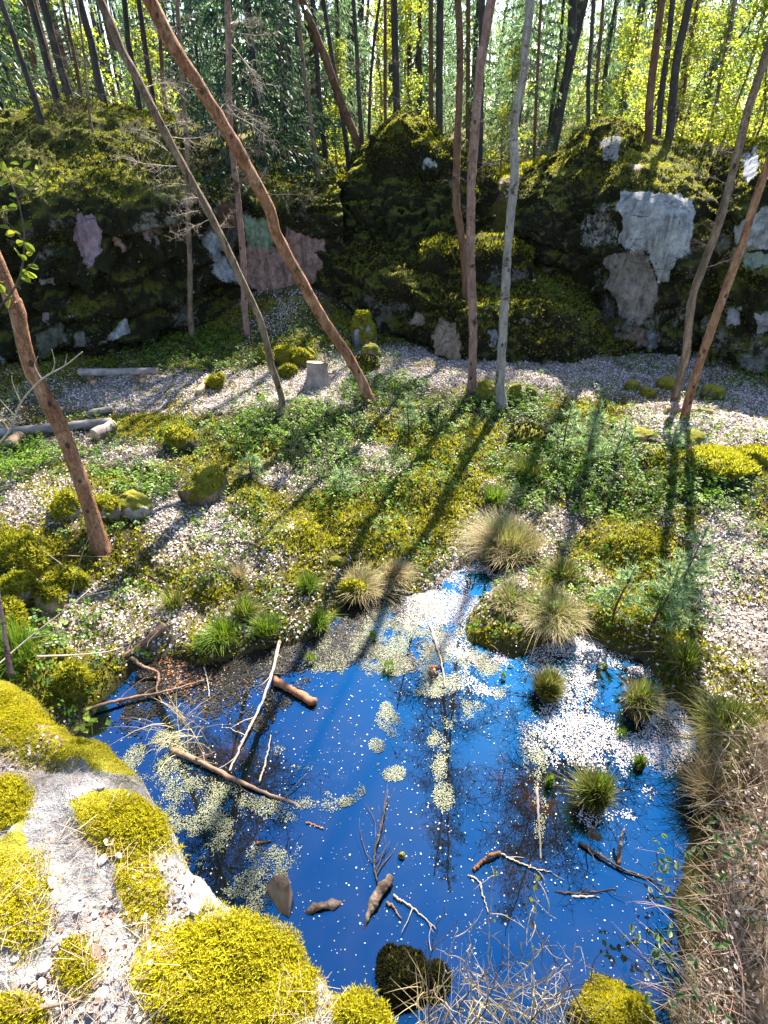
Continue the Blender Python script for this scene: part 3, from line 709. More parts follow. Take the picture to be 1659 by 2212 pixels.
step_cols = [
    [(905, 640, 12.9), (905, 560, 13.0), (910, 535, 13.9)],
    [(960, 640, 12.9), (960, 545, 13.0), (960, 520, 14.2)],
    [(1030, 640, 13.2), (1030, 545, 13.3), (1030, 515, 14.4)],
    [(1095, 640, 13.3), (1095, 548, 13.4), (1095, 520, 14.4)],
    [(1150, 640, 13.6), (1150, 570, 13.7), (1150, 540, 14.4)]]
step, CS, bareS = rock_thing('rock_step', 'small squared rock step with a thin sunlit mossy lip between mound and right outcrop', 'rock step', step_cols, 110, 60, 404, amp=(.06, .05), backz=1.0, back_dy=.6, brk=.3)
mossify(step, CS, bareS, 7000, 'shade_wall_moss', M_moss_dark_shade, .06, dens_wall, seed=31)
mossify(step, CS, bareS, 7000, 'top_moss', M_moss_y, .055, lambda a, b, nz, P: np.clip((nz - .3) * 1.6, 0, 1), seed=32)

right_cols = [
    [(1105, 620, 14.5), (1108, 540, 14.7), (1115, 440, 15.0), (1122, 402, 15.6), (1130, 372, 17)],
    [(1165, 640, 14.0), (1168, 530, 14.2), (1170, 425, 14.4), (1178, 372, 15.2), (1190, 335, 17)],
    [(1250, 695, 13.0), (1250, 545, 13.3), (1250, 425, 13.8), (1255, 305, 14.9), (1260, 290, 17)],
    [(1330, 752, 12.1), (1322, 580, 12.4), (1322, 430, 12.9), (1318, 288, 14.5), (1318, 290, 17)],
    [(1400, 775, 11.7), (1400, 580, 12.0), (1400, 425, 12.2), (1395, 345, 13.8), (1390, 305, 17)],
    [(1475, 795, 11.4), (1475, 590, 11.7), (1475, 412, 12.1), (1470, 372, 13.2), (1460, 305, 17)],
    [(1540, 815, 11.5), (1540, 630, 11.9), (1535, 480, 12.4), (1530, 400, 13.4), (1530, 310, 17)]]
right_bares = [([(1338, 412), (1390, 408), (1440, 413), (1478, 416), (1491, 470), (1485, 520), (1463, 560), (1442, 602), (1418, 612), (1408, 545), (1332, 530), (1345, 475)], (.33, .345, .36), 1),
               ([(1312, 560), (1360, 537), (1400, 535), (1420, 610), (1415, 680), (1385, 692), (1340, 680), (1312, 630)], (.21, .19, .17), 1),
               ([(1340, 715), (1400, 712), (1402, 745), (1350, 755)], (.2, .15, .13), .9), ([(1400, 715), (1425, 720), (1422, 750), (1402, 755)], (.2, .24, .28), .8),
               ([(1290, 300), (1335, 295), (1338, 335), (1300, 345)], (.25, .25, .25), .7), ([(1362, 350), (1385, 350), (1385, 375), (1365, 378)], TAN, .9),
               ([(1250, 470), (1330, 440), (1335, 530), (1260, 540)], (.22, .22, .2), .55), ([(1130, 420), (1250, 420), (1250, 560), (1140, 560)], (.13, .13, .11), .42)]
outc, CR_, bareR = rock_thing('rock_outcrop', 'dark rock outcrop with a big pale grey slab and a rounded mossy hump', 'rock outcrop', right_cols, 230, 230, 505, bares=right_bares, amp=(.16, .09))
mossify(outc, CR_, bareR, 40000, 'shade_wall_moss', M_moss_dark_shade, .045, lambda a, b, nz, P: dens_wall(a, b, nz, P) * .8, seed=41)
mossify(outc, CR_, bareR, 70000, 'top_moss', M_moss_y, .034, lambda a, b, nz, P: np.clip(dens_top(a, b, nz, P) + .35 * E(a, b, (1300, 350, 90, 60)), 0, 1), seed=42)
mossify(outc, CR_, bareR, 12000, 'ivy_leaves', M_herb_d, .07, lambda a, b, nz, P: E(a, b, (1280, 690, 70, 60)) * .8, t_leaf(1, .5), seed=43)
far_cols = [
    [(1520, 820, 11.1), (1515, 680, 11.6), (1520, 500, 12.0), (1525, 420, 13), (1530, 340, 16)],
    [(1590, 840, 10.8), (1590, 650, 11.2), (1590, 460, 11.6), (1590, 370, 12.6), (1590, 320, 16)],
    [(1660, 852, 10.5), (1660, 640, 11.0), (1660, 440, 11.5), (1655, 340, 12.5), (1645, 310, 16)],
    [(1780, 865, 10.3), (1780, 640, 10.7), (1780, 440, 11.2), (1770, 340, 12.5), (1760, 300, 16)],
    [(1950, 875, 10.1), (1950, 640, 10.5), (1950, 440, 11.0), (1940, 340, 12.5), (1930, 300, 16)]]
far_bares = [([(1570, 490), (1620, 470), (1659, 440), (1720, 460), (1700, 540), (1600, 545), (1580, 520)], (.34, .36, .36), .95), ([(1600, 540), (1680, 545), (1680, 580), (1610, 580)], (.2, .25, .2), .9),
             ([(1595, 330), (1635, 315), (1640, 370), (1600, 380)], (.32, .35, .42), .9), ([(1560, 670), (1600, 660), (1600, 700), (1565, 705)], (.3, .29, .33), .7), ([(1630, 680), (1670, 675), (1670, 720), (1640, 720)], (.3, .3, .32), .8)]
farr, CF, bareF = rock_thing('rock_bluff', 'mossy rock bluff with blocky ledges on the right edge, behind the two leaning reddish trunks', 'rock bluff', far_cols, 150, 210, 606, bares=far_bares, amp=(.25, .14))
mossify(farr, CF, bareF, 26000, 'shade_wall_moss', M_moss_dark_shade, .05, dens_wall, seed=51)
mossify(farr, CF, bareF, 75000, 'top_moss', M_moss_y, .036, lambda a, b, nz, P: np.clip(dens_top(a, b, nz, P) + .45 * np.clip(fbm(P * 1.2, 3, 77) + .1, 0, 1), 0, 1), seed=52)
mossify(farr, CF, bareF, 10000, 'herb_cover', M_herb, .075, lambda a, b, nz, P: E(a, b, (1600, 600, 60, 60)) * .6 + .1, t_leaf(1, .6), seed=53)
# ------------------------------------------------------------------ trees
def t_branch(seed, n1=10, n2=3, l1=.42, l2=.2, droop=.25, r0=.008, sides=3):
    """bare branch template, along +z, unit length, hanging towards -y; also returns bud points"""
    r = np.random.default_rng(seed); mb = MB(); buds = []
    def path(p, d, L, dr, n=6, w=.12):
        pts = [p]
        for i in range(n - 1):
            d = d + r.normal(0, w, 3) + np.array([0, -dr / n, 0]); d /= np.linalg.norm(d)
            pts.append(pts[-1] + d * L / (n - 1))
        return np.array(pts)
    m = path(np.zeros(3), np.array([0, .15, 1.0]), 1.0, droop, 8, .1)
    mb.add(*tube(m, np.linspace(r0, r0 * .25, 8), sides, False)[:2])
    for i in range(n1):
        t = r.uniform(.15, 1); k = t * 7; b = m[int(k)] * (1 - k % 1) + m[min(int(k) + 1, 7)] * (k % 1)
        a = r.uniform(0, 2 * pi); d = np.array([cos(a), sin(a) * .6, r.uniform(.3, 1.0)])
        s = path(b, d / np.linalg.norm(d), l1 * r.uniform(.4, 1.1) * (1.15 - t * .6), droop * 1.5, 5, .2)
        mb.add(*tube(s, np.linspace(r0 * .45, r0 * .16, 5), sides, False)[:2]); buds.append(s[-1])
        for j in range(n2):
            q = s[r.integers(1, 5)]; a = r.uniform(0, 2 * pi); d = np.array([cos(a), sin(a), r.uniform(.1, .8)])
            s2 = path(q, d / np.linalg.norm(d), l2 * r.uniform(.4, 1.1), droop * 2, 4, .25)
            mb.add(*tube(s2, np.linspace(r0 * .25, r0 * .12, 4), sides, False)[:2]); buds.append(s2[-1]); buds.append(s2[2])
    return (np.concatenate(mb.V), np.concatenate(mb.Q), None), np.array(buds)

BR = [t_branch(50 + i, 15, 5) for i in range(4)]
BRF = [t_branch(70 + i, 16, 6, .5, .26, .5, .007) for i in range(3)]

def spine(pts, Y, ext, n=26, wob=.03, seed=0, extdir=None):
    """trunk axis through pixel points at the given distances, carried on by ext metres above the frame"""
    P = np.array([D(x, y, yy) for (x, y), yy in zip(pts, np.broadcast_to(Y, (len(pts),)))])
    d = P[-1] - P[-2]; d /= np.linalg.norm(d)
    if extdir is not None: d = d * .5 + np.asarray(extdir, float) * .5; d /= np.linalg.norm(d)
    if ext > 0:
        P = np.concatenate([P, [P[-1] + d * ext * .5, P[-1] + d * ext + np.array([0, 0, .12 * ext])]])
    S = cr(P, n)
    r = np.random.default_rng(seed)
    k = np.linspace(0, 1, n); w = wob * np.stack([np.interp(k, np.linspace(0, 1, 9), r.normal(0, 1, 9)) for _ in range(2)], -1)
    S[1:, :2] += w[1:]
    return S

def branches_on(mb, S, R, h0, h1, n, Lm, r, up=.3, tmpl=BR, taper=True, buds=None, az=None):
    """attach n branches to a trunk spine between fractions h0..h1"""
    for _ in range(n):
        t = h0 + (h1 - h0) * r.random(); k = t * (len(S) - 1); i = min(int(k), len(S) - 2); p = S[i] * (1 - k % 1) + S[i + 1] * (k % 1)
        a = r.uniform(0, 2 * pi) if az is None else r.normal(az[0], az[1])
        d = np.array([cos(a), sin(a), r.normal(up, .25)]); d /= np.linalg.norm(d)
        L = Lm * r.uniform(.5, 1.15) * ((1.2 - (t - h0) / (h1 - h0 + 1e-6)) if taper else 1)
        tm, bd = tmpl[r.integers(len(tmpl))]
        ang = np.array([r.normal(0, .35)])
        scatter(mb, tm, p[None], d[None], L, ang, r)
        if buds is not None:
            Rm = frames(d[None], ang)[0]; buds.append(bd @ Rm.T * L + p)

def root_flare(S, R):
    S = np.concatenate([[S[0] - np.array([0, 0, .25])], S]); R = np.concatenate([[R[0] * 1.7], R]); R[1] *= 1.28; R[2] *= 1.06
    return S, R

def near_tree(label, pts, Y, w0, w1, ext, mat, nb=50, Lm=1.3, h0=.5, cat='tree', seed=0, budmat=None, nbud=0, tmpl=BR, extdir=None, twmat=None, wob=.03, name='bare_tree', top_r=.02, up=.3, low=None, zmin=7.4):
    r = np.random.default_rng(900 + seed)
    S = spine(pts, Y, ext, 34, wob, seed, extdir)
    S[0][2] = min(S[0][2], hz(S[0][0], S[0][1]) + .05) if S[0][1] < 14.5 else S[0][2]
    # radii from widths seen in the photo
    px, py = proj(S); inside = py > 0
    wpx = np.interp(np.arange(len(S)), [0, max(1, inside.sum() - 1)], [w0, w1])
    R = np.array([.5 * a * ppm(p) for a, p in zip(wpx, S)])
    ni = max(2, int(inside.sum()))
    R[ni:] = np.linspace(R[ni - 1], top_r, len(S) - ni) if len(S) > ni else R[ni:]
    S2, R2 = root_flare(S, R)
    root = thing(name, label, cat, S[0])
    mb = MB(); Sx = cr(S2, 160); Rx = np.interp(np.linspace(0, 1, 160), np.linspace(0, 1, len(R2)), R2)
    mb.add(*tube(Sx, Rx, 16, True, .13, seed)); mb.obj('trunk', mat, root, smooth=True, origin=S[0])
    mb = MB(); buds = []
    zt = np.interp(zmin, S[:, 2], np.linspace(0, 1, len(S)))     # crown starts at this height
    if nb: branches_on(mb, S, R, zt, .99, nb, Lm, r, up, tmpl, buds=buds)
    if low: branches_on(mb, S, R, low[0], low[1], low[2], low[3], r, low[4], BR, False)
    if mb.n: mb.obj('branches', twmat or M_twig_d, root, origin=S[0])
    if nbud and buds:
        B = np.concatenate(buds); B = B[r.choice(len(B), min(nbud, len(B)), replace=False)]
        mb = MB(); scatter(mb, t_leaf(1, .7), B, jitter_n(len(B), .8, r=r), r.uniform(.025, .055, len(B)), r=r); mb.obj('leaves', budmat, root, origin=S[0])
    return root, S, R

def gY(x, y, z=None):
    p = GT(x, y); return p[1]

T1 = near_tree('thick reddish brown trunk standing close at the left edge, mossy at its foot', [(212, 1168), (160, 1010), (90, 830), (30, 665), (-25, 520)], gY(212, 1168), 30, 32, 9, M_bark_red, 70, 1.5, .82, seed=1, budmat=M_leaf_dk, nbud=4000)
T2 = near_tree('thick brown trunk leaning far left over the clearing, orange bark in the middle', [(802, 872), (765, 790), (700, 690), (655, 610), (618, 530), (590, 460), (548, 400), (500, 312), (430, 192), (385, 112), (318, -5)],
               np.linspace(gY(802, 872), 7.6, 11), 21, 29, 7, M_bark_red, 90, 1.6, .76, seed=2, extdir=(-.3, -.2, 1), twmat=M_twig_d, low=(.45, .7, 7, .8, .1), budmat=M_leaf_dk, nbud=4500)
T3 = near_tree('thinner speckled trunk curving left beside the thick leaning one', [(605, 895), (600, 812), (575, 725), (530, 622), (478, 505), (412, 382), (350, 268), (292, 145), (222, -5)],
               np.linspace(gY(605, 895), 7.8, 9), 13, 19, 6, M_bark_leaf, 80, 1.4, .76, seed=3, extdir=(-.3, -.1, 1), twmat=M_twig_p, low=(.4, .75, 12, .7, .1), budmat=M_leaf_dk, nbud=4500)
T4 = near_tree('thin pinkish split trunk rising in front of the pink cliff patch', [(542, 775), (527, 650), (516, 510), (508, 370), (498, 200), (492, 0)], 12.2, 14, 12, 4, M_bark_pink, 10, 1.4, .7, seed=4, tmpl=BRF, twmat=M_twig_p, low=(.5, .95, 14, 1.4, -.2))
T5 = near_tree('thin dead grey stem hanging against the dark cliff', [(412, 706), (414, 600), (408, 480), (402, 380), (392, 200), (385, 0)], 12.4, 11, 9, 3, M_bark_leaf, 20, 1.3, .6, seed=5, tmpl=BRF, twmat=M_twig_p, low=(.3, .8, 9, .6, .1), name='dead_tree')
T6 = near_tree('slim dull brown trunk just left of the reddish pair partner, rooted on the terrace', [(1003, 648), (996, 520), (990, 330), (990, 150), (985, 0)], 12.3, 16, 15, 6, M_bark_pine, 14, 1.3, .7, seed=6)
T7 = near_tree('straight reddish pink trunk with mossy scars, left of the pale grey trunk', [(1018, 852), (1021, 720), (1018, 560), (1022, 400), (1030, 250), (1045, 110), (1062, -5)], gY(1018, 852), 18, 19, 13.5, M_bark_pink, 130, 1.5, .6, seed=7, budmat=M_leaf_dk, nbud=5000, tmpl=BR, up=.1, low=(.3, .6, 5, .5, .3))
T8 = near_tree('straight pale grey trunk standing right of the centre', [(1085, 874), (1092, 720), (1102, 540), (1114, 380), (1122, 270), (1135, 140), (1152, -5)], gY(1085, 874), 19, 18, 11, M_bark_grey, 34, 1.1, .66, seed=8, budmat=M_leaf_dk, nbud=900, low=(.35, .6, 4, .7, .3))
T9 = near_tree('mossy brown trunk leaning right, the left one of the right edge pair', [(1458, 866), (1478, 760), (1505, 640), (1545, 500), (1582, 380), (1625, 220), (1690, 0)], gY(1458, 866), 16, 17, 12, M_bark_leaf, 100, 2.1, .64, seed=9, budmat=M_leaf_dk, nbud=5000, low=(.3, .6, 6, .7, .2))
T10 = near_tree('reddish brown trunk leaning right, the right one of the right edge pair', [(1478, 908), (1508, 800), (1545, 690), (1590, 560), (1640, 410), (1700, 230), (1775, 0)], gY(1478, 908), 17, 17, 14, M_bark_red, 130, 2.4, .62, seed=10, budmat=M_leaf_dk, nbud=5000)

# ---- shared crowns -----------------------------------------------------
def spruce_mesh(name, seed, Hh=10.0, Rm=2.0, lev=30, per=8, spr=60, mat=None, z0=.6):
    r = np.random.default_rng(seed); P = []; N = []; S = []
    for i in range(lev):
        z = z0 + (Hh - z0) * (i / lev) ** 1.05; L = Rm * (1 - i / lev) ** .8 * r.uniform(.8, 1.1) + .2
        for j in range(per):
            if r.random() < .12: continue
            a = r.uniform(0, 2 * pi); d = np.array([cos(a), sin(a), 0]); Lb = L * r.uniform(.6, 1.15)
            m = int(spr * (.35 + .65 * Lb / Rm)); t = r.uniform(.12, 1, m)
            side = np.array([-sin(a), cos(a), 0])
            p = np.array([0, 0, z]) + d * (Lb * t)[:, None] + np.array([0, 0, 1.0]) * (-.38 * Lb * t ** 1.3 + .1 * Lb * t ** 3)[:, None]
            off = r.normal(0, .14, m) * Lb
            p = p + side * off[:, None] + np.array([0, 0, 1]) * (-np.abs(off) * .3)[:, None]
            n = d * .7 + side * np.sign(off)[:, None] * .7 + np.array([0, 0, -1.0]) * r.uniform(.3, 1.5, m)[:, None] + r.normal(0, .3, (m, 3))
            P.append(p); N.append(n); S.append(r.uniform(.09, .22, m) * (.8 + .4 * (1 - i / lev)))
    P, N, S = map(np.concatenate, (P, N, S))
    tm = (np.array([[-.08, 0, 0], [.08, 0, 0], [.11, 0, .45], [0, .05, 1], [-.11, 0, .45]]), None, np.array([[0, 1, 2], [0, 2, 4], [4, 2, 3]]))
    mb = MB(); scatter(mb, tm, P, N, S, r=r)
    me = mb.mesh(name); me.materials.append(mat); return me

def leafy_mesh(name, seed, mat, Hh=6.0, Rm=1.2, n=2600, size=(.07, .15), z0=.8):
    r = np.random.default_rng(seed); P = []
    nb = 34
    for i in range(nb):
        z = z0 + (Hh - z0) * r.random(); a = r.uniform(0, 2 * pi); L = Rm * r.uniform(.4, 1.1) * (1.15 - z / Hh * .7)
        e = np.array([cos(a) * L, sin(a) * L, L * r.uniform(-.1, .7)])
        m = n // nb; t = r.uniform(.15, 1, m) ** .7
        P.append(np.array([0, 0, z]) + e * t[:, None] + r.normal(0, .12 + .05 * Rm, (m, 3)))
    P = np.concatenate(P)
    mb = MB(); scatter(mb, t_leaf(1, .75), P, jitter_n(len(P), .9, r=r), r.uniform(*size, len(P)), r=r)
    me = mb.mesh(name); me.materials.append(mat); return me

def pine_crown_mesh(name, seed, mat, z0=7.5, z1=13.5, Rm=1.7, n=20, k=22):
    r = np.random.default_rng(seed); mb = MB(); P = []; N = []
    for i in range(n):
        z = r.uniform(z0, z1); a = r.uniform(0, 2 * pi); L = Rm * r.uniform(.3, 1.1) * (1.1 - .6 * (z - z0) / (z1 - z0))
        c = np.array([cos(a) * L, sin(a) * L, z + L * .35])
        q = c + r.normal(0, .24, (k, 3)); P.append(q); N.append(q - c + np.array([0, 0, .15]))
    P, N = np.concatenate(P), np.concatenate(N)
    tm = (np.array([[-.1, 0, 0], [.1, 0, 0], [0, 0, 1.0]]), None, np.array([[0, 1, 2]]))
    scatter(mb, tm, P, N, r.uniform(.18, .38, len(P)), r=r)
    me = mb.mesh(name); me.materials.append(mat); return me

def trunk_mesh(name, seed, mat, H, r0, r1, wob=.12, stubs=10, bend=.3):
    r = np.random.default_rng(seed); mb = MB()
    z = np.linspace(-.5, H, 22); w = np.stack([np.interp(z, np.linspace(-.5, H, 6), r.normal(0, wob, 6)) for _ in range(2)], -1)
    b = r.normal(0, bend, 2); S = np.concatenate([w + b[None] * (z[:, None] / H) ** 2 * 1.0, z[:, None]], 1); S[:3, :2] *= .3
    R = np.linspace(r0, r1, 22); R[0] *= 1.5; R[1] *= 1.15
    mb.add(*tube(S, R, 9, True, .08, seed))
    for i in range(stubs):
        k = r.integers(6, 20); a = r.uniform(0, 2 * pi); L = r.uniform(.2, 1.0)
        e = S[k] + np.array([cos(a) * L, sin(a) * L, r.uniform(-.35, .15) * L])
        mb.add(*tube(np.array([S[k], (S[k] + e) / 2 + r.normal(0, .04, 3), e]), [.022, .015, .006], 4, False)[:2])
    me = mb.mesh(name, smooth=True); me.materials.append(mat); return me

PROTO = {
 'spruce': [(trunk_mesh('trunk', 31 + i, M_bark_dark, 9.5, .12, .02, .05, 0, .05), 'needles', spruce_mesh('needles', 41 + i, mat=M_spruce if i < 2 else M_spruce_b)) for i in range(4)],
 'birch': [(trunk_mesh('trunk', 131 + i, M_bark_leaf, 6.2, .05, .012, .15, 8, .5), 'leaves', leafy_mesh('leaves', 141 + i, M_birch)) for i in range(4)],
 'green': [(trunk_mesh('trunk', 331 + i, M_bark_dark, 6.2, .05, .012, .15, 8, .5), 'leaves', leafy_mesh('leaves', 341 + i, M_birch2, n=3200, size=(.06, .13))) for i in range(3)],
 'pine': [(trunk_mesh('trunk', 231 + i, M_bark_pine if i % 2 else M_bark_dark, 13.5, .17, .06, .1, 16, .4), 'needles', pine_crown_mesh('needles', 241 + i, M_spruce_b)) for i in range(4)],
}
CROWN = PROTO['pine']
def child(name, me, root, loc=(0, 0, 0), s=1.0):
    o = bpy.data.objects.new(name, me); COL.objects.link(o); o.parent = root; o.location = loc; o.scale = (s,) * 3; return o

def plant(kind, p, s, label, group, cat, v=None, name=None):
    v = rng.integers(len(PROTO[kind])) if v is None else v
    tm, fn, fm = PROTO[kind][v]
    root = thing(name or {'spruce': 'spruce_tree', 'birch': 'young_tree', 'green': 'young_tree', 'pine': 'pine_tree'}[kind], label, cat, p, group)
    root.rotation_euler = (rng.normal(0, .03), rng.normal(0, .03), rng.uniform(0, 2 * pi)); root.scale = (s,) * 3
    child('trunk', tm, root); child(fn, fm, root)
    return root

# ---- forest trunks one can tell apart ------------------------------------
FT = [  # pixel points, width, distance, bark, crown, label
 ([(104, 306), (75, 210), (40, 110), (5, 10)], 14, 14.6, M_bark_dark, 1, 'thin grey leaning trunk at the left end of the mossy knoll'),
 ([(131, 230), (98, 110), (66, -5)], 17, 16.8, M_bark_dark, 1, 'dark straight trunk, left one of the twin trunks on the mossy knoll'),
 ([(157, 228), (124, 110), (92, -5)], 18, 16.8, M_bark_dark, 1, 'dark straight trunk, right one of the twin trunks on the mossy knoll'),
 ([(231, 243), (203, 120), (172, -5)], 17, 16.8, M_bark_dark, 1, 'dark straight trunk alone right of the twin trunks on the knoll'),
 ([(207, 312), (190, 200), (178, 90), (165, -5)], 5, 14.3, M_bark_leaf, 0, 'spindly stem growing from the sunny moss of the left knoll'),
 ([(180, 225), (155, 100), (133, -5)], 8, 21, M_bark_pine, 1, 'thin reddish trunk behind the twin dark trunks'),
 ([(307, 262), (285, 120), (265, -5)], 13, 19, M_bark_dark, 1, 'dark trunk behind the curving speckled trunk, nearest the knoll'),
 ([(338, 268), (318, 130), (300, -5)], 12, 20, M_bark_dark, 1, 'dark slim trunk showing between the two leaning trunks'),
 ([(364, 285), (350, 130), (338, -5)], 9, 18, M_bark_pine, 0, 'brown pole right of the slim dark trunk between the leaning trunks'),
 ([(632, 320), (618, 150), (606, -5)], 12, 20, M_bark_dark, 1, 'dark upright trunk behind the hanging twigs'),
 ([(690, 402), (672, 270), (655, 130), (640, -5)], 9, 15.6, M_bark_leaf, 0, 'thin pale stem in the sunny gap left of the mound'),
 ([(703, 345), (688, 200), (675, -5)], 12, 18.5, M_bark_dark, 1, 'rough dark trunk behind the pale stem in the gap'),
 ([(752, 340), (726, 180), (698, -5)], 11, 18, M_bark_dark, 1, 'grey trunk crossing behind the reddish leaning one by the mound'),
 ([(776, 330), (722, 180), (655, -5)], 19, 16.5, M_bark_pine, 1, 'reddish trunk leaning left from the foot of the mound'),
 ([(783, 325), (772, 160), (763, -5)], 10, 16.5, M_bark_dark, 1, 'grey vertical trunk touching the left shoulder of the mound'),
 ([(797, 310), (805, 120), (818, -5)], 7, 18, M_bark_dark, 0, 'thin dark stem leaning right above the mound shoulder'),
 ([(835, 300), (832, -5)], 8, 23, M_bark_pine, 1, 'thin brown trunk above the left of the mound crest'),
 ([(856, 300), (850, -5)], 17, 21, M_bark_dark, 1, 'broad dark trunk right above the mound crest'),
 ([(888, 300), (881, -5)], 12, 24, M_bark_dark, 1, 'dark trunk second behind the mound crest'),
 ([(906, 300), (905, -5)], 10, 25, M_bark_dark, 1, 'slim dark trunk third behind the mound crest'),
 ([(929, 300), (931, -5)], 11, 23, M_bark_pine, 1, 'reddish trunk behind the right slope of the mound'),
 ([(950, 310), (953, -5)], 17, 20, M_bark_dark, 1, 'broad grey trunk behind the right slope of the mound'),
 ([(1010, 330), (1012, -5)], 10, 25, M_bark_pine, 1, 'slim reddish trunk showing between the brown and the pinkish trunk'),
 ([(1033, 345), (1040, -5)], 14, 19, M_bark_dark, 1, 'dark trunk half hidden behind the pinkish trunk'),
 ([(1150, 350), (1160, 180), (1172, -5)], 7, 22, M_bark_pine, 0, 'thin brown stem just right of the pale grey trunk'),
 ([(1198, 330), (1228, 160), (1266, -5)], 12, 18.5, M_bark_dark, 1, 'dark trunk leaning right in front of the bright sky gap'),
 ([(1270, 300), (1275, 140), (1283, -5)], 9, 17, M_bark_dark, 1, 'green grey trunk on top of the rounded hump'),
 ([(1283, 310), (1292, 150), (1303, -5)], 8, 21, M_bark_pine, 1, 'thin brown trunk behind the rounded hump'),
 ([(1393, 338), (1403, 220), (1428, -5)], 18, 14.8, M_bark_pine, 1, 'stout reddish trunk on the shelf above the grey slab'),
 ([(1418, 330), (1435, 150), (1455, -5)], 13, 18, M_bark_dark, 1, 'grey trunk just right of the stout reddish one above the slab'),
 ([(1436, 350), (1458, 150), (1490, -5)], 18, 15.5, M_bark_dark, 1, 'broad dark trunk leaning right, above the grey slab'),
 ([(1460, 330), (1488, 120), (1512, -5)], 7, 19, M_bark_pine, 0, 'thin reddish pole right of the broad dark trunk above the slab'),
 ([(1530, 340), (1560, 150), (1590, -5)], 8, 19, M_bark_leaf, 0, 'thin bent stem before the yellow foliage at the right'),
 ([(1500, 350), (1490, 230), (1530, 170), (1575, 110)], 6, 21, M_bark_dark, 0, 'dark crooked stem arching right among the yellow foliage'),
]
for k, (pts, w, Y, bm, crn, lab) in enumerate(FT):
    r = np.random.default_rng(300 + k)
    P = np.array([D(x, y, Y) for x, y in pts]); g0 = hz(P[0][0], P[0][1])
    if Y >= 16.3: 
        dd = P[1] - P[0]; dd /= np.linalg.norm(dd)
    d = P[-1] - P[-2]; d /= np.linalg.norm(d); ext = 7.0 if crn else 2.0
    base = P[0].copy(); base[2] = min(base[2], g0) - .3
    P = np.concatenate([[base], P, [P[-1] + d * ext * .5, P[-1] + d * ext]])
    S = cr(P, 40); rad = .5 * w * ppm(D(*pts[0], Y))
    R = np.linspace(rad * 1.05, rad * .6, 40); R[0] *= 1.3
    S[2:, :2] += np.stack([np.interp(np.arange(38), np.linspace(0, 38, 8), r.normal(0, .02, 8)) for _ in range(2)], -1)
    root = thing('pine_tree' if crn else 'thin_tree', lab, 'tree', S[0])
    mb = MB(); mb.add(*tube(S, R, 10, True, .08, k)); mb.obj('trunk', bm, root, smooth=True, origin=S[0])
    for _ in range(7):
        mb = MB(); branches_on(mb, S, R, .25, .8, 1, 1.1, r, -.05, BR, False); mb.obj('branch', M_twig_d, root, origin=S[0])
    if crn and (pts[0][0] < 640 ):
        o = child('needles', CROWN[k % 4][2], root, tuple(S[-1] - S[0] - np.array([0, 0, 12.6])))

# ---- the rest of the forest ------------------------------------------------
def inview(Y, m=1.0): return m * (.72 * Y + 1.5)
def fz(x, y): return hz(x, y) - .1
# dark spruces that read one by one
for px, Y, s, v, lab in [(560, 16.2, 1.0, 0, 'dense dark spruce filling the gap behind the leaning trunks'), (450, 18.5, .5, 1, 'dark spruce with drooping boughs left behind the leaning trunks'), (20, 19, 1.1, 0, 'dark green spruce at the far left edge'),
                         (620, 18.5, .6, 1, 'smaller dark spruce right of the dense one behind the leaning trunks'), (1110, 24, .9, 3, 'blue green spruce behind the pale grey trunk'), (1185, 27, .8, 2, 'blue green spruce left of the bright sky gap'), (1290, 24, .8, 3, 'pale blue green spruce behind the rounded hump'), (1020, 26, .9, 2, 'pale spruce showing behind the pinkish trunk'), (900, 30, .9, 3, 'pale spruce far behind the mound crest')]:
    p = D(px, 300, Y); p[2] = fz(p[0], p[1]); plant('spruce', p, s, lab, None, 'tree', v)
r = rng
n = 0
for i in range(190):
    Y = 23 + 43 * r.random() ** .9; x = r.uniform(-1, 1) * inview(Y); right = x > -.04 * Y
    kind = r.choice(['spruce', 'birch', 'pine', 'green'], p=[.2, .26, .24, .3] if right else [.46, .1, .3, .14])
    if kind == 'spruce' and Y < 27 and right: kind = 'birch'
    if kind in ('pine', 'spruce') and -1 < x < 2.5 + .39 * (Y - 16) * .0 and Y < 34: kind = 'green'
    s = {'spruce': r.uniform(.55, .95), 'birch': r.uniform(.7, 1.25), 'green': r.uniform(.7, 1.3), 'pine': r.uniform(.85, 1.1)}[kind]
    if kind == 'spruce' and right: s *= .85
    lab, grp = {'spruce': ('green spruce with drooping boughs in the crowded far forest', 'spruces of the far forest'),
                'birch': ('slender young tree with fresh yellow green leaves in the far forest', 'young leafy trees of the far forest'),
                'green': ('slender young tree with cool blue green leaves in the far forest', 'cool green young trees of the far forest'),
                'pine': ('tall slim bare trunk with high needles in the crowded far forest', 'pine trunks of the far forest')}[kind]
    plant(kind, (x, Y, fz(x, Y)), s, lab, grp, 'tree')
# understory on the plateau near the rim
for px, Y, s, lab in [(1240, 17.5, .35, 'little leafy bush left of the rounded hump'), (1330, 18.5, .6, 'yellow green young tree behind the rounded hump'), (1470, 18, .6, 'yellow green young tree behind the shelf above the slab'), (1560, 17, .75, 'bright yellow leafy young tree at the upper right'),
                      (1620, 16.5, .7, 'bright yellow leafy young tree against the right edge'), (1090, 19, .5, 'pale leafy young tree in the gap behind the pale grey trunk'), (730, 19, .5, 'sunlit leafy young tree in the gap left of the mound'), (1400, 20, .9, 'tall yellow green young tree behind the stout reddish trunk'), (1640, 20, 1.0, 'tall yellow leafy young tree at the right edge')]:
    p = D(px, 300, Y); p[2] = fz(p[0], p[1]); plant('birch', p, s, lab, None, 'tree')
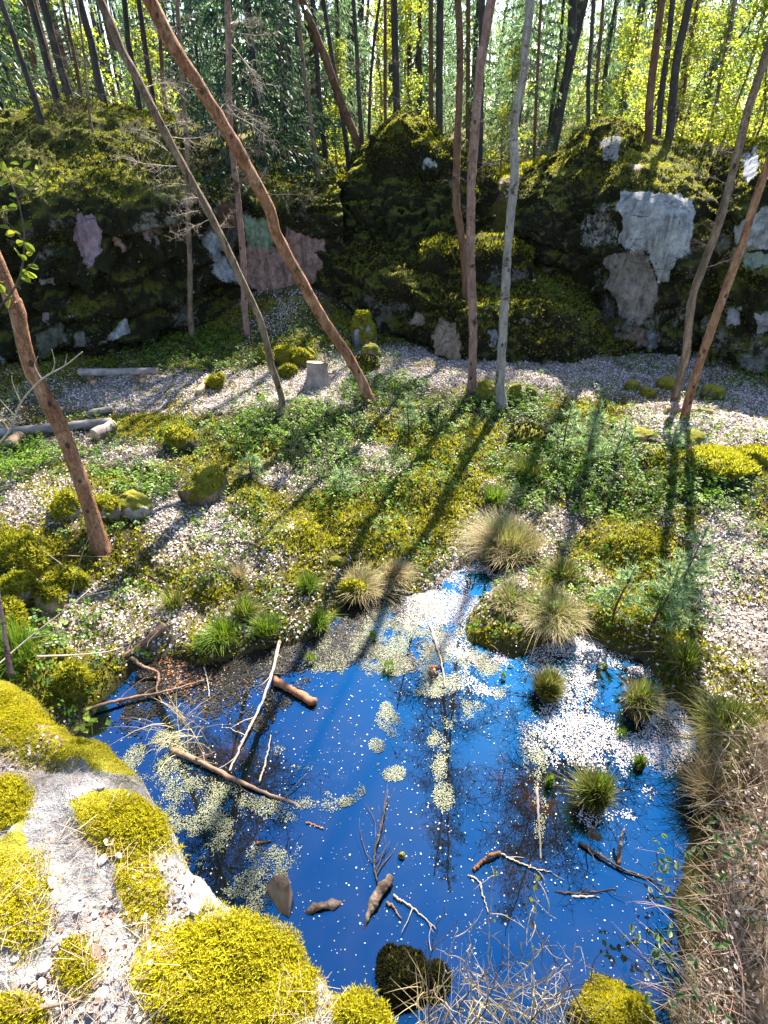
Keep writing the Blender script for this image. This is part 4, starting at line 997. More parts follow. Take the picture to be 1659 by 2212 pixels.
# far mass of the wood
mbs = [MB(), MB(), MB()]
for i in range(230):
    Y = r.uniform(60, 95); x = r.uniform(-1, 1) * inview(Y); z = fz(x, Y)
    mbs[2].add(*tube(np.array([[x, Y, z - .5], [x + r.normal(0, .3), Y, z + 6], [x + r.normal(0, .5), Y, z + 13]]), [.18, .14, .08], 5, False)[:2])
for q, (cnt, mat) in enumerate([(40000, None), (16000, None)]):
    Y = r.uniform(58, 95, cnt); x = r.uniform(-1, 1, cnt) * inview(Y); cl = fbm(np.stack([x * .22, Y * .15, np.zeros(cnt)], -1), 3, 81 + q)
    z = 3.6 + 11 * r.random(cnt) ** 1.3
    cl2 = fbm(np.stack([x, Y * .6, z], -1) * .45, 3, 91 + q)
    k = (cl2 + .5 * cl > -.05) & ((x > -6) | (q == 0) | (r.random(cnt) < .25))
    P = np.stack([x, Y, z], -1)[k]
    scatter(mbs[q], t_leaf(1, .6), P, jitter_n(len(P), .8), r.uniform(.3, .75, len(P)))
tag(mbs[0].obj('far_wood', M_spruce_b), 'distant mass of dark green conifer foliage closing the view', 'woodland', kind='stuff')
tag(mbs[1].obj('far_wood', M_birch), 'distant mass of fresh yellow green spring foliage', 'woodland', kind='stuff')
tag(mbs[2].obj('far_wood', M_bark_dark), 'distant crowd of dark trunks far back in the wood', 'woodland', kind='stuff')
# ------------------------------------------------------------------ ground cover (nobody could count it)
r = np.random.default_rng(77)
def bog_points(n, x0=-8, x1=8.5, y0=2.2, y1=15.0, bias=True):
    """points over the bog floor, denser near the viewer in proportion to how large they show"""
    y = y0 + (y1 - y0) * r.random(n); x = x0 + (x1 - x0) * r.random(n)
    k = (np.abs(x) < .8 * y + 1.6)
    x, y = x[k], y[k]
    z = h_ter(x, y)
    return np.stack([x, y, z], -1)
def ter_n(P, e=.05):
    zx = h_ter(P[:, 0] + e, P[:, 1]) - h_ter(P[:, 0] - e, P[:, 1]); zy = h_ter(P[:, 0], P[:, 1] + e) - h_ter(P[:, 0], P[:, 1] - e)
    N = np.stack([-zx / (2 * e), -zy / (2 * e), np.ones(len(P))], -1); return N / np.linalg.norm(N, axis=1)[:, None]
def cover(name, mat, label, n, dens, tmpl, size, sink=0.0, lift=0.0, nj=.3, cat='ground cover', y1=15.0):
    P = bog_points(n, y1=y1); px, py = proj(P); wet = poly_sd(pond, P[:, 0], P[:, 1])
    d = dens(px, py, P) * (wet > .03)
    k = r.random(len(P)) < d; P = P[k]
    N = ter_n(P) + r.normal(0, nj, P.shape); P = P + np.array([0, 0, lift]) * r.random((len(P), 1))
    mb = MB(); scatter(mb, tmpl, P, N, r.uniform(size[0], size[1], len(P)), r=r)
    o = mb.obj(name, mat); tag(o, label, cat, kind='stuff'); return o
nzA = lambda P, s, sd: fbm(P * s, 3, sd)
def d_lit(px, py, P):
    g = .12 + .5 * nzA(P, .9, 61) + .3 * nzA(P, 3.0, 62)
    return np.clip(np.maximum(g, Emax(px, py, LITTER) * (1.1 + .6 * nzA(P, 2.2, 63))) * (1 - .8 * Emax(px, py, HERBY)) - .25 * Emax(px, py, MOSSY), .02, 1)
cover('leaf_litter', M_litter_w, 'bleached dead leaves lying thick over the path and the bog', 380000, lambda a, b, P: d_lit(a, b, P) * .85, t_litter(), (.012, .036), lift=.03, nj=.45, cat='leaf litter')
cover('leaf_litter', M_litter, 'brown and tan dead leaves mixed among the bleached ones', 320000, lambda a, b, P: d_lit(a, b, P) * .7 + .1, t_litter(), (.012, .04), lift=.02, nj=.4, cat='leaf litter')
def d_moss(px, py, P):
    return np.clip((.5 + .75 * nzA(P, 1.1, 64)) * .7 + Emax(px, py, MOSSY) * (.7 + .6 * nzA(P, 2.6, 65)) - .5 * Emax(px, py, LITTER) - .4 * Emax(px, py, HERBY), 0, 1)
cover('bog_moss', M_moss_y, 'yellow green moss covering the hummocks of the bog', 230000, d_moss, t_tuft(5, .2, .8), (.025, .058), nj=.3, cat='moss', y1=13.5)
cover('bog_moss', M_sedge, 'olive and straw coloured moss and sedge between the hummocks', 60000, lambda a, b, P: d_moss(a, b, P) * .45 + .12 * (nzA(P, 1.5, 66) > 0), t_tuft(6, .06, .7), (.05, .12), nj=.3, cat='moss', y1=13.5)
def d_herb(px, py, P):
    return np.clip(Emax(px, py, HERBY) * (.85 + .8 * nzA(P, 1.8, 67)) + .22 * (nzA(P, 1.2, 68) > .15), 0, 1)
t_h = (np.concatenate([t_leaf(1, .62)[0] + np.array([x, y, z]) for x, y, z in [(0, .6, .3), (.55, -.2, .55), (-.5, -.3, .8), (0, 0, 1.1)]]), None, np.concatenate([t_leaf()[2] + 5 * i for i in range(4)]))
cover('bilberry_cover', M_herb, 'low bright green bilberry leaves growing in patches round the tree feet', 62000, d_herb, t_h, (.03, .06), lift=.12, nj=.35, cat='low shrubs', y1=13.0)
cover('bilberry_cover', M_herb_d, 'low dark green leaves under the bright bilberry patches', 22000, lambda a, b, P: d_herb(a, b, P) * .8 + .35 * E(a, b, (430, 740, 230, 60)), t_h, (.03, .06), lift=.06, nj=.4, cat='low shrubs', y1=14.5)
# loose grass over the right bank and between hummocks
P = bog_points(26000, y1=12); px, py = proj(P); wet = poly_sd(pond, P[:, 0], P[:, 1])
d = np.clip(.05 + .25 * (nzA(P, 1.3, 69) > .2) + .8 * Emax(px, py, [(1580, 1560, 110, 120), (1480, 1430, 60, 130), (1250, 1330, 160, 90), (60, 1400, 90, 80), (1130, 1250, 120, 60)]), 0, 1) * (wet > .02)
P = P[r.random(len(P)) < d]; n = len(P)
mb = MB(); blades(mb, P, r.uniform(.06, .2, n), r.uniform(.005, .011, n), r.uniform(0, 2 * pi, n), r.uniform(.2, 1.3, n), 3)
tag(mb.obj('bog_grass', M_sedge), 'sparse yellowish grass blades among moss and leaves', 'grass', kind='stuff')
# plateau litter and moss between the forest trunks
P = np.stack([r.uniform(-14, 14, 60000), 15.8 + 16 * r.random(60000) ** 1.4, np.zeros(60000)], -1); P[:, 2] = h_ter(P[:, 0], P[:, 1])
k = np.abs(P[:, 0]) < .75 * P[:, 1] + 1; P = P[k]; m = fbm(P * .5, 3, 71) > 0
mb = MB(); scatter(mb, t_tuft(5, .25, .9), P[m], ter_n(P[m]), r.uniform(.05, .13, m.sum()), r=r)
tag(mb.obj('forest_moss', M_moss_y), 'sunlit yellow moss on the forest floor above the cliffs', 'moss', kind='stuff')
mb = MB(); Pl = P[~m]; scatter(mb, t_litter(), Pl, ter_n(Pl) + r.normal(0, .4, Pl.shape), r.uniform(.06, .12, len(Pl)), r=r)
tag(mb.obj('forest_litter', M_litter), 'tan leaf litter on the forest floor above the cliffs', 'leaf litter', kind='stuff')

# ------------------------------------------------------------------ grass tussocks
def tussock(px, py, wpx, hpx, label, mat, n, lean=(.3, 1.1), green=None, wet=False, group=None, core=True, cat='tussock', name='grass_tussock', bw=(.004, .009)):
    if mat is M_straw: n = int(n * 1.7); bw = (.002, .0055)
    p = G(px, py, 0.0) if wet else GT(px, py)
    s = ppm(p); R = wpx * s / 2; Hh = hpx * s * 1.05
    q = np.random.default_rng(int(px * 7 + py))
    root = thing(name, label, cat, p, group)
    a = q.uniform(0, 2 * pi, n); rr = R * .62 * np.sqrt(q.random(n))
    P = np.stack([np.cos(a) * rr, np.sin(a) * rr, np.zeros(n)], -1)
    dk = .62 if wet else .38
    dome = dk * Hh * (1 - (rr / (R * .75)) ** 2).clip(0, 1); P[:, 2] = dome - .02
    Hs = Hh * q.uniform(.45, 1.0, n) * (.6 if wet else .9); da = a + q.normal(0, .75, n); bias = q.uniform(0, 2 * pi); ln = q.uniform(*lean, n) * (.3 + .8 * rr / (R * .62)) * (1 + .45 * np.cos(da - bias)); Hs = Hs * (1 + .25 * fbm(np.stack([P[:, 0], P[:, 1]], -1) / R * 1.7 + px, 2, 3))
    m = np.ones(n, bool)
    if green: m = q.random(n) > green
    mb = MB(); blades(mb, P[m] + p, Hs[m], q.uniform(*bw, m.sum()) * (1 + s * 60), da[m], ln[m], 4); mb.obj('blades', mat, root, origin=p)
    if green:
        g = ~m; mb = MB(); blades(mb, P[g] + p, Hs[g] * 1.05, q.uniform(*bw, g.sum()) * (1 + s * 60), da[g], ln[g] * .6, 4); mb.obj('fresh_blades', M_grass, root, origin=p)
    if core:
        th = np.linspace(0, 2 * pi, 20, endpoint=False); ph = np.linspace(0, 1, 7)
        TH, PH = np.meshgrid(th, ph, indexing='ij'); rad = R * .68 * np.cos(PH * pi / 2)
        V = np.stack([np.cos(TH) * rad, np.sin(TH) * rad, dk * Hh * np.sin(PH * pi / 2) - .03], -1).reshape(-1, 3); V += .12 * R * fbm((V + p) * 9, 2, 5)[:, None]
        i = np.arange(20)[:, None] * 7; j = np.arange(6)[None]; i2 = ((np.arange(20) + 1) % 20)[:, None] * 7
        mb = MB(); mb.add(V + p, np.stack([i + j, i2 + j, i2 + j + 1, i + j + 1], -1).reshape(-1, 4)); mb.obj('root_clump', M_peat, root, smooth=True, origin=p)
    return root
M_peat = noisy('peat', [(.3, (.02, .014, .006)), (.7, (.07, .055, .02))], 12, 5, .95)
tussock(1095, 1185, 190, 58, 'big brown straw tussock arching over the bog behind the pond', M_straw, 1600, (.5, 1.6), .2)
tussock(1110, 1300, 140, 34, 'flattened straw coloured sedge clump behind the white leaf raft', M_straw, 900, (.8, 1.7), .35)
tussock(1190, 1350, 170, 42, 'wide olive and straw sedge clump right at the pond edge', M_straw, 1200, (.8, 1.7), .3)
tussock(1215, 1245, 90, 36, 'olive sedge clump left of the big pine sapling', M_sedge, 600, (.6, 1.5), .15)
tussock(855, 1282, 55, 42, 'small rusty brown tussock at the tip of the dark inlet', M_straw, 420, (.5, 1.4))
tussock(780, 1275, 90, 45, 'low brown sedge mat beside the small rusty tussock', M_straw, 420, (.9, 1.6), .1)
tussock(1180, 1500, 72, 60, 'round olive tussock standing in the white leaf raft', M_sedge, 1300, (.3, 1.2), .15, True)
tussock(1377, 1535, 84, 78, 'shaggy tussock with golden tips at the right pond edge', M_straw, 800, (.3, 1.3), .45, True)
tussock(1280, 1735, 76, 92, 'tall round tussock with a bright green top standing in open water', M_sedge, 1500, (.2, 1.0), .45, True)
tussock(1187, 1695, 26, 34, 'tiny bright green grass tuft left of the tall round tussock', M_grass, 120, (.1, .7), None, True)
tussock(1380, 1655, 34, 40, 'small bright green tuft right of the tall round tussock', M_grass, 160, (.1, .7), None, True)
tussock(1087, 1466, 16, 24, 'tiny green tuft in the water left of the olive tussock', M_grass, 60, (.1, .6), None, True, core=False)
tussock(1343, 1588, 26, 22, 'tiny flat green tuft below the shaggy tussock', M_grass, 90, (.4, 1.2), None, True, core=False)
tussock(1305, 1442, 14, 16, 'tiny yellow green tuft among the floating white leaves', M_grass, 50, (.2, .9), None, True, core=False)
tussock(530, 1330, 68, 43, 'round yellow green tussock on the left shore', M_sedge, 520, (.3, 1.1), .5)
tussock(482, 1378, 85, 43, 'bright lime tussock nearest the dark left inlet', M_grass, 560, (.3, 1.2))
tussock(440, 1398, 50, 36, 'small lime grass clump left of the bright lime tussock', M_grass, 260, (.3, 1.1))
tussock(578, 1368, 70, 37, 'lime grass tussock right of the round one on the left shore', M_grass, 420, (.3, 1.2))
tussock(690, 1350, 50, 42, 'small lime grass tuft near the shore among dead leaves', M_grass, 260, (.2, 1.0))
tussock(668, 1270, 56, 40, 'lime grass tuft standing back between the moss cushions', M_grass, 280, (.3, 1.1))
tussock(375, 1310, 60, 44, 'dull green grass clump on the shady left bog', M_sedge, 260, (.4, 1.2), .3)
tussock(40, 1430, 110, 90, 'lush green grass clump beside the mossy ledge at left', M_herb, 700, (.3, 1.1), .3, core=False)
tussock(515, 1248, 40, 34, 'small reddish brown grass clump on the left bog', M_straw, 160, (.4, 1.2))
tussock(1137, 1030, 60, 46, 'yellow grass tussock on the far side of the bright leaf gap', M_sedge, 360, (.3, 1.2), .3)
tussock(1068, 1068, 55, 44, 'lime tussock at the head of the bright leaf gap', M_grass, 320, (.3, 1.2))
tussock(1560, 1600, 120, 90, 'broad golden grass tussock on the right bank', M_sedge, 900, (.4, 1.4), .3, core=False)
tussock(1610, 1680, 140, 95, 'tall dry grass clump drooping to the water on the right bank', M_straw, 1300, (.5, 1.5), .06, core=False)
tussock(1540, 1730, 100, 95, 'ragged dry reed clump with stems dipping into the pond at right', M_straw, 700, (.3, 1.3), None, core=False)
tussock(1440, 1520, 60, 70, 'yellow green grass clump in the strip of trunk shadow', M_sedge, 420, (.3, 1.2), .5)
tussock(840, 1445, 34, 30, 'small green tuft half sunk among duckweed', M_grass, 100, (.3, 1.1), None, True, core=False)
tussock(672, 1430, 30, 26, 'tiny green tuft in the dark water beside the pale branch', M_grass, 90, (.3, 1.1), None, True, core=False)
tussock(805, 1380, 26, 22, 'tiny yellowish tuft on the duckweed mat', M_grass, 80, (.3, 1.1), None, True, core=False)

# ------------------------------------------------------------------ pine saplings
def sapling(px, py, hpx, label, s_w=.42, mat=None):
    p = GT(px, py); Hh = hpx * ppm(p) * 1.12; q = np.random.default_rng(int(px + py * 3))
    root = thing('pine_sapling', label, 'pine sapling', p)
    z = np.linspace(0, Hh, 10); S = np.stack([.02 * np.sin(z * 5 + px), .02 * np.cos(z * 4), z], -1) + p
    mb = MB(); mb.add(*tube(S, np.linspace(.014, .004, 10), 6)); NP = []; ND = []
    lev = max(3, int(Hh / .16))
    for i in range(lev):
        t = .12 + .86 * i / lev; b = S[0] * 0 + np.array([np.interp(t, np.linspace(0, 1, 10), S[:, k]) for k in range(3)])
        for j in range(5):
            a = q.uniform(0, 2 * pi); Lb = Hh * s_w * (1.05 - t) * q.uniform(.6, 1.1) + .05
            d = np.array([cos(a), sin(a), q.uniform(.25, .8)]); d /= np.linalg.norm(d)
            e = b + d * Lb; mb.add(*tube(np.array([b, (b + e) / 2 + [0, 0, -.02], e]), [.006, .005, .003], 4, False)[:2])
            m = int(26 + 110 * Lb); tt = q.uniform(.25, 1.05, m)
            NP.append(b + d * (Lb * tt)[:, None] - np.array([0, 0, .02])); ND.append(d + q.normal(0, .75, (m, 3)))
    m = 50; NP.append(S[-1] + np.array([0, 0, 1.]) * q.uniform(-.12, .02, m)[:, None]); ND.append(np.array([0, 0, .8]) + q.normal(0, .6, (m, 3)))
    mb.obj('stem', M_twig_d, root, origin=p)
    P, N = np.concatenate(NP), np.concatenate(ND)
    tm = (np.array([[-.075, 0, 0], [.075, 0, 0], [0, 0, 1.0]]), None, np.array([[0, 1, 2]]))
    mb = MB(); scatter(mb, tm, P, N, q.uniform(.05, .10, len(P)), r=q); mb.obj('needles', mat or M_sap, root, origin=p)
sapling(1440, 1345, 225, 'tallest pale blue green pine sapling at the right of the bog', .34)
sapling(1400, 1385, 170, 'bushy pale pine sapling just left of the tallest one', .45)
sapling(1330, 1330, 120, 'small pale pine sapling left of the bushy one', .4)
sapling(1265, 1000, 125, 'pine sapling with a tall pale leader, middle of the far group', .3)
sapling(1215, 975, 100, 'round bluish pine sapling at the left of the far group', .42)
sapling(1325, 1000, 95, 'small pale pine sapling at the right of the far group', .4)
sapling(882, 935, 75, 'thin pale pine sapling by the herbs in the middle of the bog', .28)
sapling(945, 950, 70, 'dark small sapling right of the thin pale one', .5, M_herb_d)
sapling(1447, 975, 50, 'tiny sapling beside the bright shadow edge at right', .35)
sapling(745, 1065, 60, 'wispy little sapling in the middle of the leafy bog', .4)
sapling(545, 1035, 55, 'wispy bluish sapling right of the mossy boulder', .5)
sapling(1500, 1265, 55, 'tiny pale sapling on the bright leaf carpet at right', .3)
sapling(1385, 1420, 95, 'low dark green sapling under the bushy pale one', .5, M_herb)
sapling(640, 1010, 85, 'soft dark sapling at the edge of the green patch below the curving trunk', .5, M_herb_d)
# ------------------------------------------------------------------ boulders
M_drift_d = noisy('rotten_wood', [(.3, (.03, .018, .012)), (.5, (.12, .08, .055)), (.68, (.3, .22, .17))], 9, 7, .85, bscale=16, bstr=1.0, bdist=.03, stretch=(1, 1, 1))
M_stone = noisy('brown_stone', [(.3, (.08, .055, .035)), (.55, (.22, .16, .11)), (.75, (.33, .26, .2))], 7, 7, .8, bdist=.02)
def boulder(px, py, wpx, hpx, label, bare=None, mat=None, moss=M_moss_y, mn=500, blocky=.5, z=None, wet=False, name='boulder', cat='boulder', flat=1.0, group=None, tuft=.05, depth=1.0, rough=.28):
    """px,py is the foot of the rock in the photo, wpx x hpx its size there"""
    p = G(px, py, 0) if wet else GT(px, py)
    if z is not None: p = G(px, py, z)
    s = ppm(p); R = wpx * s / 2; Hh = hpx * s * .95; q = np.random.default_rng(int(px * 3 + py))
    nu, nv = 40, 26
    TH, PH = np.meshgrid(np.linspace(0, 2 * pi, nu, endpoint=False), np.linspace(-.35 * pi, pi / 2, nv), indexing='ij')
    d = np.stack([np.cos(TH) * np.cos(PH), np.sin(TH) * np.cos(PH), np.sin(PH)], -1)
    seed = int(q.integers(999)); rad = 1 + rough * fbm(d * 1.3 + seed, 3, seed) + .07 * fbm(d * 5 + seed, 3, seed)
    # cut with random planes for facets
    for _ in range(9):
        n = q.normal(0, 1, 3); n /= np.linalg.norm(n); o = q.uniform(.62, .95)
        dot = np.maximum((d @ n), 1e-3); rad = np.where(dot * rad > o, rad * (1 - blocky) + blocky * o / dot, rad)
    c = d * rad[..., None] * np.array([R, R * .85 * depth, Hh * .78]) + np.array([0, 0, Hh * .22])
    V = c.reshape(-1, 3)
    i = np.arange(nu)[:, None] * nv; i2 = ((np.arange(nu) + 1) % nu)[:, None] * nv; j = np.arange(nv - 1)[None]
    Q = np.stack([i + j, i2 + j, i2 + j + 1, i + j + 1], -1).reshape(-1, 4)
    root = thing(name, label, cat, p, group)
    root.rotation_euler = (0, 0, 0)
    bcol = np.array(bare if bare is not None else (.2, .19, .17)); ba = np.zeros(len(V)) + .1
    if bare is not None:
        nn = d.reshape(-1, 3); ba = np.clip(.75 - .9 * nn[:, 2] + .5 * fbm(nn * 2 + seed, 2, 5), 0, 1)
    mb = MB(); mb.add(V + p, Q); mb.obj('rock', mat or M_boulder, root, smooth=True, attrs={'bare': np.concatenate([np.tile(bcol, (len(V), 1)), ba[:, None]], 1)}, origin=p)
    if mn > 260:
        P, N, idx = sample_surf(V, Q, mn * 2, q); k = (q.random(len(P)) < np.clip(N[:, 2] * 1.1 + .35 - .8 * ba[idx[:, 0]], 0, 1)) & (P[:, 2] > 0)
        P, N = P[k], N[k]; mb = MB(); scatter(mb, t_tuft(5, .2, .8), P + p - N * .004, N + q.normal(0, .3, N.shape), tuft * q.uniform(.5, 1.3, len(P)), r=q)
        mb.obj('moss', moss, root, origin=p)
    return root
boulder(448, 1075, 100, 80, 'big angular boulder capped with golden moss on the left bog', (.2, .16, .11), mn=650, blocky=.95, tuft=.035)
boulder(390, 968, 78, 58, 'dark hollow moss grown boulder behind the big angular one', (.06, .05, .04), mn=500)
boulder(290, 1108, 76, 48, 'grey boulder with little moss right of the thick left trunk', (.3, .29, .27), mn=250)
boulder(235, 1110, 60, 46, 'moss capped boulder touching the thick left trunk', (.25, .23, .2), mn=400)
boulder(150, 1108, 70, 50, 'low mossy rock left of the thick trunk', (.2, .2, .18), mn=400)
boulder(45, 1215, 110, 60, 'broad moss covered boulder at the left edge, rearmost of the pile', None, mn=800)
boulder(40, 1285, 90, 55, 'flat topped boulder with bare dark side at the left edge', (.22, .19, .16), mn=600)
boulder(15, 1345, 90, 70, 'rounded moss covered boulder lowest at the left edge', None, mn=700)
boulder(115, 1305, 58, 58, 'egg shaped boulder with a tan bare face in the left pile', (.33, .27, .18), mn=350)
boulder(160, 1265, 60, 46, 'small mossy boulder at the right end of the left pile', None, mn=350)
boulder(165, 1490, 80, 60, 'green moss hump at the water edge next to the pale ledge', None, mn=700, moss=M_moss_y)
boulder(785, 730, 58, 72, 'tall mossy boulder with a grey spot at the foot of the mound', (.22, .23, .24), mn=700)
boulder(735, 672, 56, 40, 'slanting mossy slab up the rubble slope behind the tall boulder', None, mn=450)
boulder(690, 660, 36, 26, 'small mossy stone high on the rubble slope', None, mn=250)
boulder(664, 745, 36, 28, 'rounded green stone in the middle of the rubble slope', None, mn=260)
boulder(614, 732, 24, 30, 'small upright green stone left on the rubble slope', None, mn=220)
boulder(622, 778, 56, 36, 'moss heap at the bottom of the rubble slope', None, mn=420)
boulder(655, 785, 44, 30, 'low moss covered stone beside the sawn stump', None, mn=320)
boulder(622, 812, 40, 26, 'dark mossy stone right of the curving trunk', None, mn=300)
boulder(567, 782, 18, 36, 'narrow mossy stub left of the curving trunk', None, mn=180, name='mossy_stub', cat='stump')
boulder(468, 834, 44, 30, 'small mossy rock on the path in the left clearing', None, mn=300)
boulder(748, 738, 24, 22, 'little yellow green stone beside the leaning trunk', None, mn=160)
boulder(800, 768, 50, 30, 'half buried brown stone below the tall mossy boulder', (.2, .16, .12), mn=150)
boulder(790, 800, 60, 34, 'dark moss hump right of the leaning trunk', None, mn=350, moss=M_moss_dark_shade)
boulder(1050, 856, 42, 44, 'yellow mossy rock between the pinkish and the grey trunk', (.25, .21, .13), mn=220)
boulder(1110, 855, 30, 30, 'small dark green rock right of the grey trunk', None, mn=200)
boulder(1146, 858, 26, 24, 'little green stone furthest right of the grey trunk', None, mn=160)
boulder(1365, 842, 34, 22, 'small yellow mossy stone on the white leaf path, left of two', None, mn=200)
boulder(1398, 855, 40, 22, 'small yellow mossy stone on the white leaf path, right of two', None, mn=200)
boulder(1440, 838, 50, 30, 'dark mossy stone against the bluff left of the mossy leaning trunk', None, mn=250)
boulder(1535, 862, 60, 36, 'dark broken rock beside the reddish leaning trunk', (.12, .1, .07), mn=250)
boulder(1560, 1005, 150, 26, 'long flat moss covered slab at the right edge of the bog', None, mn=900, flat=.5)
boulder(1635, 992, 90, 28, 'flat yellow moss slab touching the right edge', None, mn=500)
boulder(1385, 945, 60, 22, 'orange topped flat stone in the sun beside the thin saplings', (.35, .26, .12), mn=80)
boulder(1140, 948, 90, 30, 'dark low rock behind the far saplings', None, mn=300, moss=M_moss_dark_shade)
boulder(1500, 950, 60, 22, 'pale flat rock in front of the reddish leaning trunk', (.5, .46, .4), mn=60)
boulder(866, 2125, 140, 74, 'dark rock with brown moss rising from the water at the bottom', None, mn=2600, moss=M_moss_dark_shade, wet=True, tuft=.024, blocky=.95, mat=M_cliff, rough=.6)
boulder(938, 2122, 70, 40, 'low brown shoulder stone right of the dark rock at the bottom', None, mn=900, moss=M_moss_dark_shade, wet=True, tuft=.03, blocky=.9, mat=M_cliff)
boulder(1312, 2215, 175, 118, 'boulder with thick golden green moss standing in the water at the bottom right', (.07, .06, .05), mn=3200, moss=M_moss_b, wet=True, tuft=.022, blocky=.7)
tp = [((574, 1915), .06), ((590, 1892), .17), ((620, 1884), .2), ((626, 1908), .18), ((623, 1978), .03), ((602, 1968), .02)]
T_ = np.array([G(x, y, z) for (x, y), z in tp]); B_ = T_ * [1, 1, 0] + [0, 0, -.25]; B_[:, :2] = (B_[:, :2] - B_[:, :2].mean(0)) * 1.12 + B_[:, :2].mean(0)
mb = MB(); c_ = T_.mean(0) + [0, 0, .02]; V_ = np.concatenate([T_, B_, [c_]]); mb.add(V_, [[i, 6 + i, 6 + (i + 1) % 6, (i + 1) % 6] for i in range(6)], [[i, (i + 1) % 6, 12] for i in range(6)])
o = mb.obj('stone_slab', M_stone, origin=c_); bv = o.modifiers.new('bevel', 'BEVEL'); bv.width = .004; bv.segments = 2; bv.limit_method = 'NONE'
tag(o, 'triangular brown stone slab poking out of the blue water', 'stone')
boulder(868, 1850, 16, 18, 'tiny grey stone in open blue water', (.3, .3, .3), mn=0, wet=True, name='stone', cat='stone')

# ------------------------------------------------------------------ logs and stump
def log(a, b, wa, wb, label, mat=M_log, za=None, zb=None, name='log', cat='log', cut=True, n=14, wet=False, moss=0):
    """round timber between two pixel points (centre line)"""
    A = G(*a, .04) if wet else GT(*a); B = G(*b, .04) if wet else GT(*b)
    ra, rb = wa * ppm(A) / 2, wb * ppm(B) / 2
    if not wet:
        A = GT(a[0], a[1] + wa / 2); B = GT(b[0], b[1] + wb / 2); A[2] += ra * .9; B[2] += rb * .9
    if za is not None: A = G(*a, za)
    if zb is not None: B = G(*b, zb)
    root = thing(name, label, cat, A)
    S = cr(np.array([A, A * .66 + B * .34 + rng.normal(0, .006, 3), A * .34 + B * .66 + rng.normal(0, .006, 3), B]), 30); R = np.linspace(ra, rb, 30)
    mb = MB(); mb.add(*tube(S, R, n, False, .1, int(a[0]))); mb.obj('log_bark' if cut else 'stem', mat, root, smooth=True, origin=A)
    if cut:
        for e, dd, rr, k in ((A, A - B, ra, 0), (B, B - A, rb, 29)):
            dd = dd / np.linalg.norm(dd); mb = MB(); mb.add(*tube(np.array([e - dd * .01, e + dd * .012]), [rr * .97, rr * .93], n)); mb.obj('cut_end', M_wood, root, origin=A)
    if moss:
        q = np.random.default_rng(5); k = q.integers(0, 30, moss); P = S[k] + q.normal(0, 1, (moss, 3)) * R[k][:, None] * .6; P[:, 2] = S[k][:, 2] + R[k] * .8
        mb = MB(); scatter(mb, t_tuft(), P, jitter_n(moss, .4), q.uniform(.03, .06, moss), r=q); mb.obj('moss', M_moss_y, root, origin=A)
    return root
log((172, 804), (340, 801), 15, 13, 'mossy grey log bench laid across two short logs by the cliff', za=.62, zb=.62)
log((196, 816), (204, 826), 14, 14, 'short log with orange sawn end under the left of the log bench', M_drift)
log((298, 812), (310, 822), 14, 14, 'short log with orange sawn end under the right of the log bench', M_drift)
log((-40, 938), (242, 910), 22, 18, 'long weathered log lying behind the thick left trunk')
log((208, 938), (247, 916), 26, 24, 'short thick log with a fresh sawn face, right end of the long weathered one', M_log)
log((188, 893), (243, 882), 15, 13, 'short pale log lying alone on the path')
log((26, 958), (46, 940), 24, 22, 'short log with sawn face below the long weathered log', M_drift)
log((-20, 930), (8, 926), 22, 22, 'log end with pale cut face at the left edge')
log((428, 846), (444, 826), 12, 12, 'small pale split billet beside the mossy rock on the path', M_wood)
log((1440, 884), (1535, 890), 14, 12, 'flat sunlit log across the foot of the leaning trunks at right', M_drift)
log((1395, 945), (1450, 965), 8, 7, 'thin dark pole on the bright leaves at right', M_twig_d, cut=False, name='pole', cat='pole')
# stump
p = GT(686, 826); s = ppm(p); root = thing('tree_stump', 'sawn tree stump with a bright split standing in the clearing', 'stump', p)
th = np.linspace(0, 2 * pi, 24, endpoint=False); mb = MB(); rr = 22 * s
z = np.array([-.1, .03, .12, .25, .36, .4]); f = np.array([1.5, 1.25, 1.08, 1.0, .98, .97])
V = np.stack([np.cos(th)[None] * rr * f[:, None] * (1 + .08 * np.sin(5 * th + 1)[None]), np.sin(th)[None] * rr * f[:, None], np.repeat(z[:, None], 24, 1) + .05 * np.cos(th + 2)[None] * (z[:, None] > .3)], -1)
i = np.arange(5)[:, None] * 24; j = np.arange(24)[None]; j2 = (j + 1) % 24
mb.add(V.reshape(-1, 3) + p, np.stack([i + j, i + j2, i + 24 + j2, i + 24 + j], -1).reshape(-1, 4)); mb.obj('stump_bark', M_log, root, smooth=True, origin=p)
top = np.concatenate([V[-1] * np.array([.96, .96, 1]) + [0, 0, .006], [[0, 0, .4]]]) + p
mb = MB(); mb.add(top, None, np.stack([np.arange(24), (np.arange(24) + 1) % 24, np.full(24, 24)], -1)); mb.obj('cut_face', M_wood, root, origin=p)
q = np.array([[.75 * rr, 0, .38], [.95 * rr, .03, .38], [.9 * rr, .06, .62], [.8 * rr, .02, .52], [.75 * rr, .12, .38], [.95 * rr, .12, .38], [.9 * rr, .12, .55], [.8 * rr, .12, .5]]) + p
mb = MB(); mb.add(q, [[0, 1, 2, 3], [5, 4, 7, 6], [1, 5, 6, 2], [4, 0, 3, 7], [3, 2, 6, 7]]); mb.obj('splinter', M_wood, root, origin=p)

